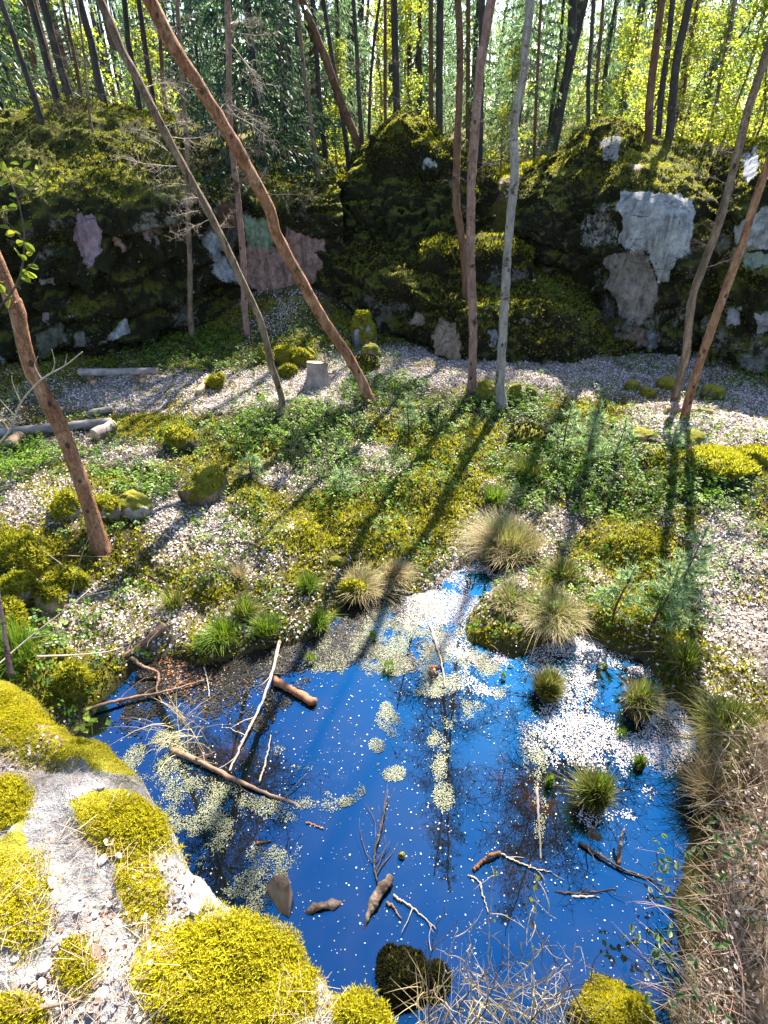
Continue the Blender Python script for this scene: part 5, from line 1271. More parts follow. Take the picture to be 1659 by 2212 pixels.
# ------------------------------------------------------------------ sticks, roots and driftwood in the pond
def stick(pts, w, label, mat, zs=.01, name='stick', cat='stick', twigs=0, tl=.3, seed=0, taper=.4, tz=.1, n=None, prof=None):
    P = np.array([G(x, y, zz) for (x, y), zz in zip(pts, np.broadcast_to(zs, (len(pts),)))])
    q = np.random.default_rng(400 + seed + int(pts[0][0])); n = n or 8 * len(pts)
    S = cr(P, n); S[:, :] += q.normal(0, 0 if prof else .003, S.shape); r0 = w * ppm(P[0]) / 2
    R = np.linspace(r0, r0 * taper, n) * (1 + .12 * fbm(np.linspace(0, 5, n)[:, None] * [1, 0, 0] + q.random() * 50, 2, 3))
    if prof: R = r0 * np.interp(np.linspace(0, 1, n), np.linspace(0, 1, len(prof)), prof) * (1 + .1 * fbm(np.linspace(0, 5, n)[:, None] * [1, 0, 0] + q.random() * 50, 3, 3))
    if not twigs:
        mb = MB(); mb.add(*tube(S, R, 18 if prof else 10, True, .55 if prof else .3, int(pts[0][0]), 14 if prof else 30)); o = mb.obj(name, mat, None, smooth=True, origin=P[0]); return tag(o, label, cat)
    root = thing(name, label, cat, P[0]); mb = MB(); mb.add(*tube(S, R, 18 if prof else 10, True, .55 if prof else .3, int(pts[0][0]), 14 if prof else 30)); mb.obj('stem', mat, root, smooth=True, origin=P[0])
    for i in range(twigs):
        k = int(q.integers(2, n - 1)); d = S[k] - S[k - 1]; d /= np.linalg.norm(d); d = d + q.normal(0, .6, 3); d[2] = abs(d[2]) * tz / .1 * .3 + q.normal(0, .04)
        d /= np.linalg.norm(d); L = tl * q.uniform(.4, 1.2); e = S[k]; T = [e]
        for _ in range(4): d = d + q.normal(0, .25, 3) * np.array([1, 1, .4]); d /= np.linalg.norm(d); T.append(T[-1] + d * L / 4)
        T = np.array(T); T[:, 2] = np.maximum(T[:, 2], .004)
        mb = MB(); mb.add(*tube(cr(T, 9), np.linspace(min(.006, R[k] * .6), .0018, 9), 5)); mb.obj('twig', mat, root, origin=P[0])
    return root
stick([(1022, 1880), (1045, 1858), (1062, 1846), (1080, 1842)], 8, 'short rusty orange curved stick in the middle of the pond', M_drift_r, [.01, .03, .05, .03], taper=.9)
stick([(1080, 1842), (1110, 1858), (1150, 1875), (1192, 1884)], 5, 'pale encrusted twig running on from the rusty stick', M_twig_p, .01, twigs=4, tl=.12)
stick([(1012, 1890), (1035, 1905), (1045, 1940), (1055, 1970)], 5, 'thin brown hooked twig below the rusty stick', M_twig_p, .01)
stick([(786, 2008), (800, 1965), (822, 1920), (845, 1895)], 27, 'chunk of rotten brown driftwood in the blue water', M_drift_d, [.0, .03, .06, .05], name='driftwood', cat='driftwood', prof=[.1, .35, .4, .7, .75, 1, .85, .7], n=60)
stick([(815, 1905), (808, 1860), (822, 1790), (838, 1705)], 5, 'slim forked branch rising above the driftwood chunk', M_twig_d, [.03, .03, .05, .08], name='branch', cat='branch', twigs=9, tl=.35)
stick([(835, 1950), (850, 1960), (866, 1985)], 7, 'short twig right under the driftwood chunk', M_drift, .02)
stick([(850, 1935), (890, 1960), (940, 2005)], 5, 'long thin pale twig pointing down right from the driftwood chunk', M_twig_p, .02, twigs=3, tl=.2)
stick([(655, 1978), (690, 1958), (738, 1950)], 20, 'dark waterlogged log by the triangular stone', M_drift_d, [-.02, .02, .0], name='sunken_log', cat='log', prof=[.3, .8, 1, .8, .9, .35], n=60)
stick([(370, 1620), (430, 1645), (520, 1690), (650, 1742)], 14, 'mossy brown log lying slanting among the duckweed at left', M_drift, [.02, .03, .03, .0], name='floating_log', cat='log', twigs=5, tl=.3)
stick([(604, 1385), (586, 1460), (560, 1530), (530, 1590), (495, 1665)], 7, 'long whitish bent branch at the left of the pond', M_twig_p, [.05, .06, .04, .03, .01], name='branch', cat='branch', twigs=4, tl=.3, taper=.5)
stick([(592, 1470), (640, 1495), (678, 1518)], 16, 'thick reddish brown log piece beside the whitish branch', M_drift_r, .04, name='log', cat='log', taper=1.1)
stick([(172, 1537), (260, 1512), (350, 1495), (440, 1470)], 8, 'straight grey brown pole in the dark left inlet', M_drift, [.06, .05, .04, .03], name='pole', cat='pole', twigs=3, tl=.25)
stick([(930, 1352), (945, 1400), (955, 1440), (962, 1485)], 7, 'grey stick lying on the duckweed mat', M_twig_p, .015)
stick([(355, 1350), (315, 1385), (280, 1410), (250, 1425)], 18, 'gnarled reddish driftwood root at the left shore', M_drift, [.25, .18, .12, .08], name='driftwood_root', cat='driftwood', twigs=10, tl=.3, tz=.2)
stick([(285, 1420), (310, 1440), (342, 1455), (338, 1490), (352, 1520)], 8, 'crooked root arm reaching from the gnarled driftwood into the inlet', M_drift, [.12, .1, .06, .03, .0], name='root', cat='root')
stick([(440, 1440), (448, 1470), (452, 1505)], 4, 'thin pale twig standing in the dark left inlet', M_twig_p, .02)
stick([(1252, 1820), (1300, 1850), (1345, 1878), (1415, 1902)], 8, 'long dark branch slanting in the right of the pond', M_twig_d, [.02, .03, .02, .01], name='branch', cat='branch', twigs=5, tl=.3)
stick([(1336, 1865), (1340, 1820), (1348, 1790)], 10, 'short dark stub sticking up at the right of the pond', M_drift, [.0, .1, .16])
stick([(1160, 1700), (1164, 1780), (1168, 1855)], 8, 'encrusted grey pole lying below the tiny green tuft', M_log, .008, name='pole', cat='pole')
stick([(1234, 1936), (1296, 1937)], 5, 'thin straight white stick floating at right', M_pebble, .008)
stick([(1200, 1925), (1250, 1930), (1330, 1920)], 6, 'thin dark twig beside the straight white stick', M_twig_d, .006, twigs=4, tl=.15)
stick([(560, 1690), (575, 1640), (585, 1590)], 5, 'thin pale stem standing by the mossy floating log', M_twig_p, .03)
stick([(660, 1775), (700, 1790)], 5, 'short brown twig drifting left of the pond middle', M_drift_r, .008)
stick([(555, 1822), (585, 1816)], 6, 'small reddish bark piece drifting near the ledge', M_drift_r, .01)
stick([(20, 1195), (130, 1200), (235, 1203)], 5, 'thin brown branch lying below the thick left trunk', M_drift, [.55, .5, .42], name='branch', cat='branch')
stick([(1505, 1590), (1440, 1580), (1400, 1560)], 4, 'dead reed stem lying over the right shore', M_twig_p, .03)
# rust brown leaves and rushes at the left inlet
P = np.array([G(x, y, .012) for x, y in np.stack([rng.normal(400, 38, 420), rng.normal(1445, 26, 420)], -1)]); mb = MB()
scatter(mb, t_leaf(1, .5), P, jitter_n(len(P), .3), rng.uniform(.015, .04, len(P))); tag(mb.obj('sunken_leaves', M_orange), 'rust orange leaves soaking in the dark left inlet', 'leaves', kind='stuff')
P = np.array([G(x, y, .01) for x, y in np.stack([rng.normal(395, 28, 70), rng.normal(1575, 22, 70)], -1)]); mb = MB(); n = len(P)
blades(mb, P, rng.uniform(.1, .3, n), rng.uniform(.004, .009, n), rng.uniform(0, 2 * pi, n), rng.uniform(1.0, 1.7, n), 3); tag(mb.obj('dead_rushes', M_straw), 'broken brown rushes lying in the left of the pond', 'rushes', kind='stuff')
p = G(935, 1456, 0); mb = MB(); q = np.random.default_rng(8); scatter(mb, t_leaf(1, .6), p + q.normal(0, .02, (22, 3)) * [1, 1, 2] + [0, 0, .06], jitter_n(22, .8), q.uniform(.04, .08, 22), r=q)
tag(mb.obj('leaf_clump', M_orange, origin=p), 'orange brown leaf clump standing up from the duckweed', 'leaf clump')

# ------------------------------------------------------------------ floating leaves and duckweed
def raft(name, mat, label, n, blobs, size, sd, tmpl, thr=.0, base=0.0, fine=6.0, flat=.12):
    q = np.random.default_rng(sd); x = q.uniform(-2.6, 3.4, n); y = q.uniform(.3, 6.6, n)
    P = np.stack([x, y, np.zeros(n) + .006], -1); px, py = proj(P); w = poly_sd(pond, x, y)
    big = [(c_[0], c_[1], c_[2] * 1.35, c_[3] * 1.35) + tuple(c_[4:]) for c_ in blobs]; d = Emax(px, py, big) * .85 + .75 * fbm(P * fine, 4, sd) + .75 * fbm(P * fine * .35, 3, sd + 3) - thr
    pr = np.clip(d * 1.6, 0, 1) * (Emax(px, py, big) > .02) + base
    k = (q.random(n) < pr) & (w < .06) & (px > 150) & (px < 1600); P = P[k]; P[:, 2] += .006 * q.random(len(P))
    mb = MB(); scatter(mb, tmpl, P, jitter_n(len(P), flat, r=q), q.uniform(*size, len(P)), r=q)
    tag(mb.obj(name, mat), label, 'floating plants', kind='stuff')
t_disc = (np.array([[cos(a) * .5, sin(a) * .42, 0] for a in np.linspace(0, 2 * pi, 6, endpoint=False)]), np.array([[0, 1, 2, 3], [3, 4, 5, 0]]), None)
WHITE = [(1250, 1430, 150, 50), (1300, 1480, 90, 40, .9), (1400, 1455, 60, 50, .9), (1200, 1600, 80, 60, .75), (1340, 1560, 90, 60, .6), (1480, 1570, 60, 60, .9), (1360, 1650, 100, 110, .5), (1500, 1640, 40, 50, .6), (1160, 1560, 60, 30, .8), (1180, 1400, 70, 25, .9), (960, 1300, 70, 50, 1.5), (1030, 1240, 80, 50, 1.35), (1000, 1340, 40, 60, 1.3), (1040, 1480, 40, 60, .7), (1240, 1560, 120, 60, .7)]
raft('floating_leaves', M_litter_w, 'raft of bleached white leaves and petals floating at the upper right of the pond', 520000, WHITE, (.005, .017), 501, t_litter(), .5, .006, 5.0)
DUCK = [(880, 1370, 100, 60), (960, 1440, 50, 60, .9), (900, 1330, 70, 40), (820, 1400, 50, 40, .7), (470, 1690, 70, 55), (430, 1740, 50, 60), (560, 1690, 60, 50, .8), (500, 1790, 50, 40, .7), (360, 1660, 40, 50, .8), (490, 1850, 60, 50, .9), (510, 1890, 45, 40, .9), (610, 1740, 60, 30, .8), (590, 1640, 40, 30, .7),
        (690, 1420, 50, 40, .6), (640, 1440, 40, 40, .5), (960, 1720, 20, 20), (850, 1670, 18, 12), (812, 1608, 14, 12), (740, 1710, 30, 20, .7), (1190, 1620, 60, 50, .6), (1165, 1750, 14, 70, .9), (1040, 1500, 40, 60, .7), (840, 1560, 18, 30, .5), (600, 1840, 16, 14, .9), (690, 1700, 40, 40, .5), (1000, 1590, 70, 70, .45), (670, 1660, 25, 20, .5), (560, 1950, 20, 30, .7), (650, 1900, 40, 60, .4), (700, 2040, 50, 30, .4), (300, 1650, 30, 30, .8), (780, 1370, 30, 30, .6)]
raft('duckweed', M_duck, 'pale green duckweed mats drifting on the dark water', 1100000, DUCK, (.004, .010), 502, t_disc, .62, .003, 6.5, .05)
raft('petals', M_litter_w, 'scattered white petals speckling the blue water', 9000, [(900, 1800, 700, 500)], (.002, .007), 503, t_disc, .95, .007, 9.0, .1)

WEED_REFL = [(420, 1475, 110, 40), (560, 1425, 90, 35), (690, 1400, 80, 35), (850, 1320, 80, 30), (330, 1560, 60, 60, .9), (620, 1470, 60, 40, .8), (480, 1540, 70, 40, .7), (760, 1390, 60, 30, .8), (1060, 1420, 50, 30, .8), (380, 1640, 50, 50, .7), (1450, 1600, 60, 50, .6), (900, 1420, 50, 30, .6)]  # weed patches laid where the pond margin mirrors dark trees
raft('weed_dark_reflection', M_weed_refl, 'weed and sunken litter darkened for the tree reflections at the left and back of the pond', 420000, WEED_REFL, (.008, .024), 504, t_disc, .25, 0, 4.0, .1)
# ------------------------------------------------------------------ pale rock ledge in front
LZ = 3.2
edge_px = [(-260, 1400), (-120, 1430), (0, 1455), (55, 1490), (105, 1545), (170, 1588), (225, 1612), (262, 1640), (300, 1672), (306, 1712), (345, 1782), (395, 1838), (450, 1886), (505, 1935), (560, 1992), (632, 2014), (648, 2056),
           (712, 2090), (742, 2118), (792, 2112), (835, 2160), (880, 2225), (930, 2420)]
edge = np.array([G(x, y, LZ)[:2] for x, y in edge_px])
ledge_poly = np.concatenate([edge, [[.0, -.6], [-2.6, -.8], [-2.6, edge[0, 1]]]])
MOSS_L = [  # cx, cy, rx, ry in the layout frame: cushions on the ledge
 (40, 1520, 85, 55, 'golden moss band along the far rim of the ledge'), (120, 1600, 120, 45, 'golden moss strip behind the bare grey patch'), (240, 1645, 45, 45, 'small moss patch on the outer corner'),
 (262, 1775, 88, 62, 'domed moss cushion by the rim'), (300, 1912, 48, 74, 'narrow moss tongue in the middle of the ledge'), (35, 1930, 75, 130, 'broad moss patch at the left edge'),
 (500, 2120, 165, 150, 'largest bright moss bed on the ledge'), (790, 2170, 70, 62, 'moss clump at the lower right tip'), (15, 1740, 45, 55, 'small moss patch halfway up the left edge'), (40, 2190, 60, 40, 'moss patch in the lower left corner'),
 (165, 2085, 45, 60, 'thin moss patch among the needles'), (170, 1545, 55, 40, 'moss pad on the far rim')]
mxs = np.linspace(-2.2, .75, 320); mys = np.linspace(-.35, edge[:, 1].max() + .12, 260)
X, Y = np.meshgrid(mxs, mys, indexing='ij'); P2 = np.stack([X, Y], -1)
Pz = np.stack([X, Y, np.full(X.shape, LZ)], -1); lpx, lpy = proj(Pz)
sdl = poly_sd(ledge_poly, X, Y) + .02 * fbm(P2 * 9, 3, 31)
cush = np.zeros(X.shape)
MOSS_L = [(a_, b_, c_ * 1.22, d_ * 1.2, e_) for a_, b_, c_, d_, e_ in MOSS_L]
for cx, cy_, rx, ry, _ in MOSS_L:
    d2 = (((lpx - cx) / rx) ** 2 + ((lpy - cy_) / ry) ** 2) * (1 + .75 * fbm(P2 * 4.5, 3, 57)) + .35 * fbm(P2 * 14, 2, 58)
    cush = np.maximum(cush, np.clip(1.05 - d2, 0, 1) ** .6 * (.015 if rx > 40 else .01))
Z = LZ + .035 * fbm(P2 * 2.2, 4, 32) + .014 * fbm(P2 * 11, 4, 33) + .006 * fbm(P2 * 45, 3, 34) + cush
ter = np.floor((P2[..., 0] * .8 + P2[..., 1] * .5 + .25 * fbm(P2 * 1.7, 3, 36)) * 5) ; Z = Z + .03 * (vnoise(np.stack([ter, ter * .3, ter * 0], -1) * 3.7, 9) - .5)
t = sstep(-.05, .03, sdl); Z = Z - t * (.06 + 0 * Z) - 3.0 * sstep(.0, .1, sdl) ** .8 - .3 * sstep(.1, .2, sdl)
Vl = np.stack([X, Y, Z], -1)
# push the steep wall into broken faces
wall = sstep(.0, .08, sdl); Vl[..., :2] += (wall * .06 * fbm(np.stack([X * 4, Y * 4, Z * 3], -1), 3, 35))[..., None] * .8
dep = np.clip((LZ - .1 - Vl[..., 2]) / 3.0, 0, 1)[..., None]; Vl[..., :2] = Vl[..., :2] * (1 - .3 * dep) + np.array([-.9, .1]) * .3 * dep
bl = np.concatenate([np.tile([.42, .4, .39], X.shape + (1,)), np.clip(1.15 - 95 * cush - .55 * (fbm(P2 * 3.2, 4, 37) > .28), 0, 1)[..., None]], -1)
org = np.array([-.5, .6, 0.0])
ledge = thing('rock_ledge', 'sunlit pale granite ledge with golden moss and dry needles in the near left corner', 'rock ledge', org)
mb = MB(); mb.add(Vl.reshape(-1, 3), grid_quads(320, 260)); mb.obj('rock_face', M_ledge, ledge, smooth=True, attrs={'bare': bl.reshape(-1, 4)}, origin=org)
def zl(x, y):
    fx = np.clip((x - mxs[0]) / (mxs[1] - mxs[0]), 0, 318.99); fy = np.clip((y - mys[0]) / (mys[1] - mys[0]), 0, 258.99)
    i, j = fx.astype(int), fy.astype(int); a, b = fx - i, fy - j
    return (Z[i, j] * (1 - a) + Z[i + 1, j] * a) * (1 - b) + (Z[i, j + 1] * (1 - a) + Z[i + 1, j + 1] * a) * b
q = np.random.default_rng(808)
def on_ledge(n):
    x = q.uniform(-2.1, .5, n); y = q.uniform(-.05, edge[:, 1].max() + .05, n)
    return x, y
ts = t_strand()
for cx, cy_, rx, ry, lab in MOSS_L:
    c = G(cx, cy_, LZ); s = ppm(c); n = int(46 * rx * ry * s * s * 1e4 * .075 / .1) 
    n = int(np.clip(rx * ry * pi * s * s / (.0017 ** 2), 900, 70000))
    a = q.uniform(0, 2 * pi, n); rr = np.sqrt(q.random(n)) * 1.45
    x0, y0 = cx + np.cos(a) * rr * rx * 1.08, cy_ + np.sin(a) * rr * ry * 1.08
    P = np.array([G(x, y, LZ + .03) for x, y in zip(x0, y0)]); sd_ = poly_sd(ledge_poly, P[:, 0], P[:, 1])
    d2 = (rr * 1.08) ** 2 * (1 + .75 * fbm(P[:, :2] * 4.5, 3, 57)) + .25 * fbm(P[:, :2] * 14, 2, 58); keep = (d2 + .25 * q.normal(0, 1, n) * (d2 > .75) < 1.0) & (sd_ < .035) & (fbm(P[:, :2] * 9, 3, 59) > -.75)
    P = P[keep]; e = rr[keep]
    P[:, 2] = zl(P[:, 0], P[:, 1]) - .004
    N = np.stack([np.cos(a[keep]) * e * .2, -np.sin(a[keep]) * e * .15, np.ones(len(P))], -1) + q.normal(0, .42, (len(P), 3))
    mb = MB(); scatter(mb, ts, P, N, q.uniform(.0095, .02, len(P)) * np.clip(1.15 - .5 * e ** 2, .35, 1) * np.clip(1 + .5 * fbm(P[:, :2] * 6, 2, 60), .4, 1.5), r=q)
    o = mb.obj('moss_cushion', M_moss_b, ledge, origin=org); o['label'] = lab
# dry needles
x, y = on_ledge(11000); P = np.stack([x, y, zl(x, y)], -1); px, py = proj(P); sd_ = poly_sd(ledge_poly, x, y)
k = (sd_ < -.02) & (px > -80) & (px < 960) & (py < 2330) & (fbm(P[:, :2] * 4, 3, 52) + .8 * Emax(px, py, [(180, 2060, 190, 150), (330, 1880, 120, 60), (250, 1690, 90, 50), (640, 2170, 90, 70), (230, 2160, 220, 70)]) - .6 * Emax(px, py, [c[:4] for c in MOSS_L]) > .05); P = P[k]; n = len(P)
tn = (np.array([[-.006, -.5, 0], [.006, -.5, 0], [.012, 0, .05], [.004, .5, .03], [-.004, .5, .03], [0, 0, .05]]), np.array([[0, 1, 2, 5], [5, 2, 3, 4]]), None)
mb = MB(); scatter(mb, tn, P + np.array([0, 0, .006]) + q.random((n, 1)) * [0, 0, .01], jitter_n(n, .22, r=q), q.uniform(.04, .075, n), r=q)
tag(mb.obj('pine_needles', M_needle_dry), 'dry tan pine needles strewn over the pale ledge', 'pine needles', kind='stuff')
# needles and crumbs as brown duff in hollows
x, y = on_ledge(34000); P = np.stack([x, y, zl(x, y)], -1); px, py = proj(P); sd_ = poly_sd(ledge_poly, x, y)
k = (sd_ < -.02) & (fbm(P[:, :2] * 4, 3, 53) + Emax(px, py, [(190, 2000, 90, 40), (275, 2150, 50, 80), (340, 1720, 60, 30), (340, 1890, 40, 70), (640, 2170, 70, 60)]) > .3); P = P[k]
mb = MB(); scatter(mb, t_litter(), P + [0, 0, .003], jitter_n(len(P), .5, r=q), q.uniform(.004, .012, len(P)), r=q); tag(mb.obj('leaf_crumbs', M_litter), 'brown crumbs of leaf and bark in the hollows of the ledge', 'leaf litter', kind='stuff')
# loose stones on the ledge
def pebble_mesh(seed):
    r_ = np.random.default_rng(seed); th, ph = np.meshgrid(np.linspace(0, 2 * pi, 14, endpoint=False), np.linspace(-pi / 2, pi / 2, 9), indexing='ij')
    d = np.stack([np.cos(th) * np.cos(ph), np.sin(th) * np.cos(ph), np.sin(ph)], -1); rad = 1 + .35 * fbm(d * 1.2 + seed, 3, seed)
    for _ in range(6):
        n_ = r_.normal(0, 1, 3); n_ /= np.linalg.norm(n_); o_ = r_.uniform(.6, .9); dot = np.maximum(d @ n_, 1e-3); rad = np.minimum(rad, o_ / dot)
    V_ = (d * rad[..., None] * [1, .8, .6]).reshape(-1, 3); i = np.arange(14)[:, None] * 9; i2 = ((np.arange(14) + 1) % 14)[:, None] * 9; j = np.arange(8)[None]
    mb = MB(); mb.add(V_, np.stack([i + j, i2 + j, i2 + j + 1, i + j + 1], -1).reshape(-1, 4)); me = mb.mesh('pebble'); me.materials.append(M_pebble); return me
pm = [pebble_mesh(i) for i in range(6)]
PEB = [(225, 1868, 22), (262, 1858, 14), (205, 1980, 16), (310, 1982, 17), (105, 2095, 26), (95, 2130, 24), (60, 2128, 15), (145, 2030, 12), (250, 1990, 13), (420, 1965, 22), (445, 1990, 18), (330, 1835, 10), (335, 1945, 12), (150, 2065, 11), (180, 1950, 10), (690, 2130, 15), (705, 2150, 13), (45, 2085, 13), (385, 1900, 12), (230, 1720, 13), (70, 1640, 12), (258, 2070, 10), (330, 2090, 12), (120, 2170, 14)]
big = {0: 'white angular stone beside the domed moss cushion', 4: 'biggest white stone low on the left of the ledge', 5: 'white stone just below the biggest one on the ledge', 9: 'pinkish stone behind the largest moss bed', 3: 'pale round stone at the foot of the narrow moss tongue'}
for k, (x, y, w) in enumerate(PEB):
    p = G(x, y, LZ); p[2] = zl(p[0:1], p[1:2])[0]; s = w * ppm(p) * .62
    o = bpy.data.objects.new('stone' if k in big else 'pebble', pm[k % 6]); COL.objects.link(o); o.location = p + np.array([0, 0, s * .25]); o.scale = (s, s, s); o.rotation_euler = (0, 0, q.uniform(0, 6))
    tag(o, big.get(k, 'small pale pebble lying loose on the granite ledge'), 'stone', None if k in big else 'pebbles on the ledge')
# brown curled leaves on the ledge
for x, y, lab in [(242, 1830, 'curled brown leaf by the front of the domed moss cushion'), (475, 1910, 'pinkish dry leaf near the rim behind the largest moss bed'), (125, 1925, 'dark curled leaf beside the broad left moss patch'), (215, 2065, 'twisted brown bark curl among the needles')]:
    p = G(x, y, LZ); p[2] = zl(p[0:1], p[1:2])[0] + .008; mb = MB(); scatter(mb, t_litter(), p[None], jitter_n(1, .6, r=q), .03, r=q); tag(mb.obj('dead_leaf', M_litter, origin=p), lab, 'leaf')
# twig on the ledge
S = np.array([G(x, y, LZ) for x, y in [(0, 2205), (90, 2190), (170, 2160), (230, 2120)]]); S[:, 2] = zl(S[:, 0], S[:, 1]) + .008
mb = MB(); mb.add(*tube(cr(S, 20), np.linspace(.004, .002, 20), 6)); tag(mb.obj('twig', M_drift, origin=S[0]), 'thin brown twig lying across the lower left of the ledge', 'twig')

# ------------------------------------------------------------------ leafy sprig and bare twigs at the left edge
def grow(pts, z0, w, label, name, cat, mat, sides=(), lmat=None, leaves=(), lsize=.03, depth=None):
    """stem through pixel points, each with its own distance from the viewer"""
    P = np.array([D(x, y, yy) for x, y, yy in pts]); root = thing(name, label, cat, P[0]); r0 = w * ppm(P[0]) / 2
    mb = MB(); mb.add(*tube(cr(P, 8 * len(P)), np.linspace(r0, r0 * .4, 8 * len(P)), 7)); mb.obj('stem', mat, root, smooth=True, origin=P[0])
    for sp in sides:
        S = np.array([D(x, y, yy) for x, y, yy in sp]); mb = MB(); mb.add(*tube(cr(S, 14), np.linspace(r0 * .5, r0 * .22, 14), 5)); mb.obj('twig', mat, root, origin=P[0])
    if leaves:
        L = np.array([D(x, y, yy) for x, y, yy in leaves]); mb = MB(); scatter(mb, t_oval(1, .75, .2), L, np.array([0, -.5, .5]) + q.normal(0, .7, L.shape), q.uniform(.6, 1.2, len(L)) * lsize, r=q); mb.obj('leaves', lmat, root, origin=P[0])
    return root
grow([(-40, 700, 2.1), (15, 645, 2.1), (45, 590, 2.1), (52, 510, 2.1), (38, 430, 2.1), (15, 380, 2.1)], 0, 5, 'yellow green birch sprig with young leaves at the left edge', 'birch_sprig', 'sprig', M_twig_d,
     [[(45, 590, 2.1), (70, 570, 2.1), (85, 545, 2.08)], [(50, 520, 2.1), (25, 490, 2.12), (8, 470, 2.12)], [(40, 600, 2.1), (60, 610, 2.1), (75, 612, 2.1)], [(38, 430, 2.1), (70, 400, 2.1), (95, 375, 2.1)]], M_birch,
     [(x + q.normal(0, 4), y + q.normal(0, 4), 2.1 + q.normal(0, .03)) for x, y in [(5, 355), (20, 372), (40, 372), (60, 385), (80, 390), (45, 400), (25, 410), (70, 405), (90, 372), (10, 395), (35, 355), (88, 410), (20, 440), (12, 455), (20, 505), (40, 500), (10, 490), (45, 525), (62, 530), (38, 545), (70, 548), (50, 560), (65, 600), (60, 615), (78, 570), (50, 590), (8, 625), (18, 640), (15, 655), (5, 610), (75, 365), (55, 360)]], .034)
grow([(-30, 990, 2.6), (20, 930, 2.6), (45, 870, 2.6), (90, 820, 2.6), (140, 790, 2.6), (178, 760, 2.6)], 0, 5, 'pale dead twig forking in front of the thick left trunk', 'dead_twig', 'twig', M_twig_p,
     [[(45, 870, 2.6), (28, 830, 2.6), (25, 812, 2.6)], [(90, 820, 2.6), (75, 790, 2.6), (82, 770, 2.6)], [(110, 808, 2.6), (118, 785, 2.6), (112, 755, 2.58)], [(140, 790, 2.6), (145, 765, 2.6)], [(35, 900, 2.6), (10, 875, 2.6), (-10, 850, 2.6)], [(20, 930, 2.6), (0, 900, 2.6)]])
grow([(-20, 1450, 1.9), (60, 1380, 2.1), (150, 1310, 2.3), (210, 1260, 2.5), (262, 1220, 2.6)], 0, 4, 'long thin arching twig crossing the left boulders', 'dead_twig', 'twig', M_twig_p,
     [[(130, 1325, 2.25), (180, 1290, 2.3), (240, 1275, 2.35)], [(60, 1380, 2.1), (140, 1360, 2.1), (250, 1285, 2.2)], [(150, 1310, 2.3), (165, 1240, 2.35), (190, 1165, 2.4), (240, 1070, 2.5)], [(135, 1220, 2.4), (95, 1190, 2.45), (82, 1170, 2.45)]])
grow([(80, 1418, 2.2), (160, 1415, 2.4), (230, 1408, 2.5), (265, 1398, 2.6)], 0, 5, 'pale straight twig pointing at the driftwood root', 'dead_twig', 'twig', M_twig_p)
grow([(24, 1462, 1.15), (14, 1400, 1.2), (6, 1340, 1.25), (-6, 1260, 1.3)], 0, 13, 'reddish young stem rising behind the far rim of the ledge', 'young_tree', 'young tree', M_bark_pink)
# little green plant on the rim
p = G(200, 1592, LZ); p[2] = LZ; root = thing('seedling', 'tiny green leafy seedling on the rim of the ledge', 'seedling', p); mb = MB(); mb.add(*tube(np.array([p, p + [.01, .01, .06]]), [.002, .001], 5)); mb.obj('stem', M_herb, root, origin=p)
mb = MB(); scatter(mb, t_leaf(1, .8), p + q.normal(0, .016, (12, 3)) + [.01, .01, .055], jitter_n(12, .6, r=q), q.uniform(.018, .03, 12), r=q); mb.obj('leaves', M_grass, root, origin=p)

# ------------------------------------------------------------------ bare shrub at the bottom, brambles at the right
def shrub(label, stems, seed, mat, budpos=(), nb=7, Lb=.28, name='bare_shrub', straw=0, sz=2.0):
    r_ = np.random.default_rng(seed); P0 = np.array(stems[0][0]); base = G(*stems[0][0]); root = thing(name, label, 'shrub', base)
    for st in stems:
        P = np.array([G(*p) for p in st]); n = 24; S = cr(P, n); S[1:] += r_.normal(0, .006, (n - 1, 3)); mb = MB(); mb.add(*tube(S, np.linspace(.0075, .0025, n) * sz / 2, 6)); mb.obj('stem', mat, root, smooth=True, origin=base)
        for i in range(nb):
            k = int(r_.integers(6, n - 1)); a = r_.uniform(0, 2 * pi); d = np.array([cos(a), sin(a), r_.uniform(.0, .8)]); L = Lb * r_.uniform(.4, 1.2); T = [S[k]]
            for _ in range(5): d = d / np.linalg.norm(d) + r_.normal(0, .3, 3); T.append(T[-1] + d / np.linalg.norm(d) * L / 5)
            mb = MB(); mb.add(*tube(cr(np.array(T), 12), np.linspace(.0032, .0012, 12), 5)); 
            for _ in range(2):
                b = T[int(r_.integers(2, 6))]; e = b + r_.normal(0, .4, 3) * L * .45; mb.add(*tube(np.array([b, (b + e) / 2 + r_.normal(0, .006, 3), e]), [.0018, .0014, .0008], 4)[:2])
            mb.obj('twig', mat, root, origin=base)
    if len(budpos):
        B = np.array([G(*b) for b in budpos]); mb = MB(); scatter(mb, t_leaf(1, .5, .2), np.repeat(B, 4, 0) + r_.normal(0, .006, (len(B) * 4, 3)), jitter_n(len(B) * 4, .7, r=r_), r_.uniform(.014, .026, len(B) * 4), r=r_); mb.obj('leaves', M_birch, root, origin=base)
    return root
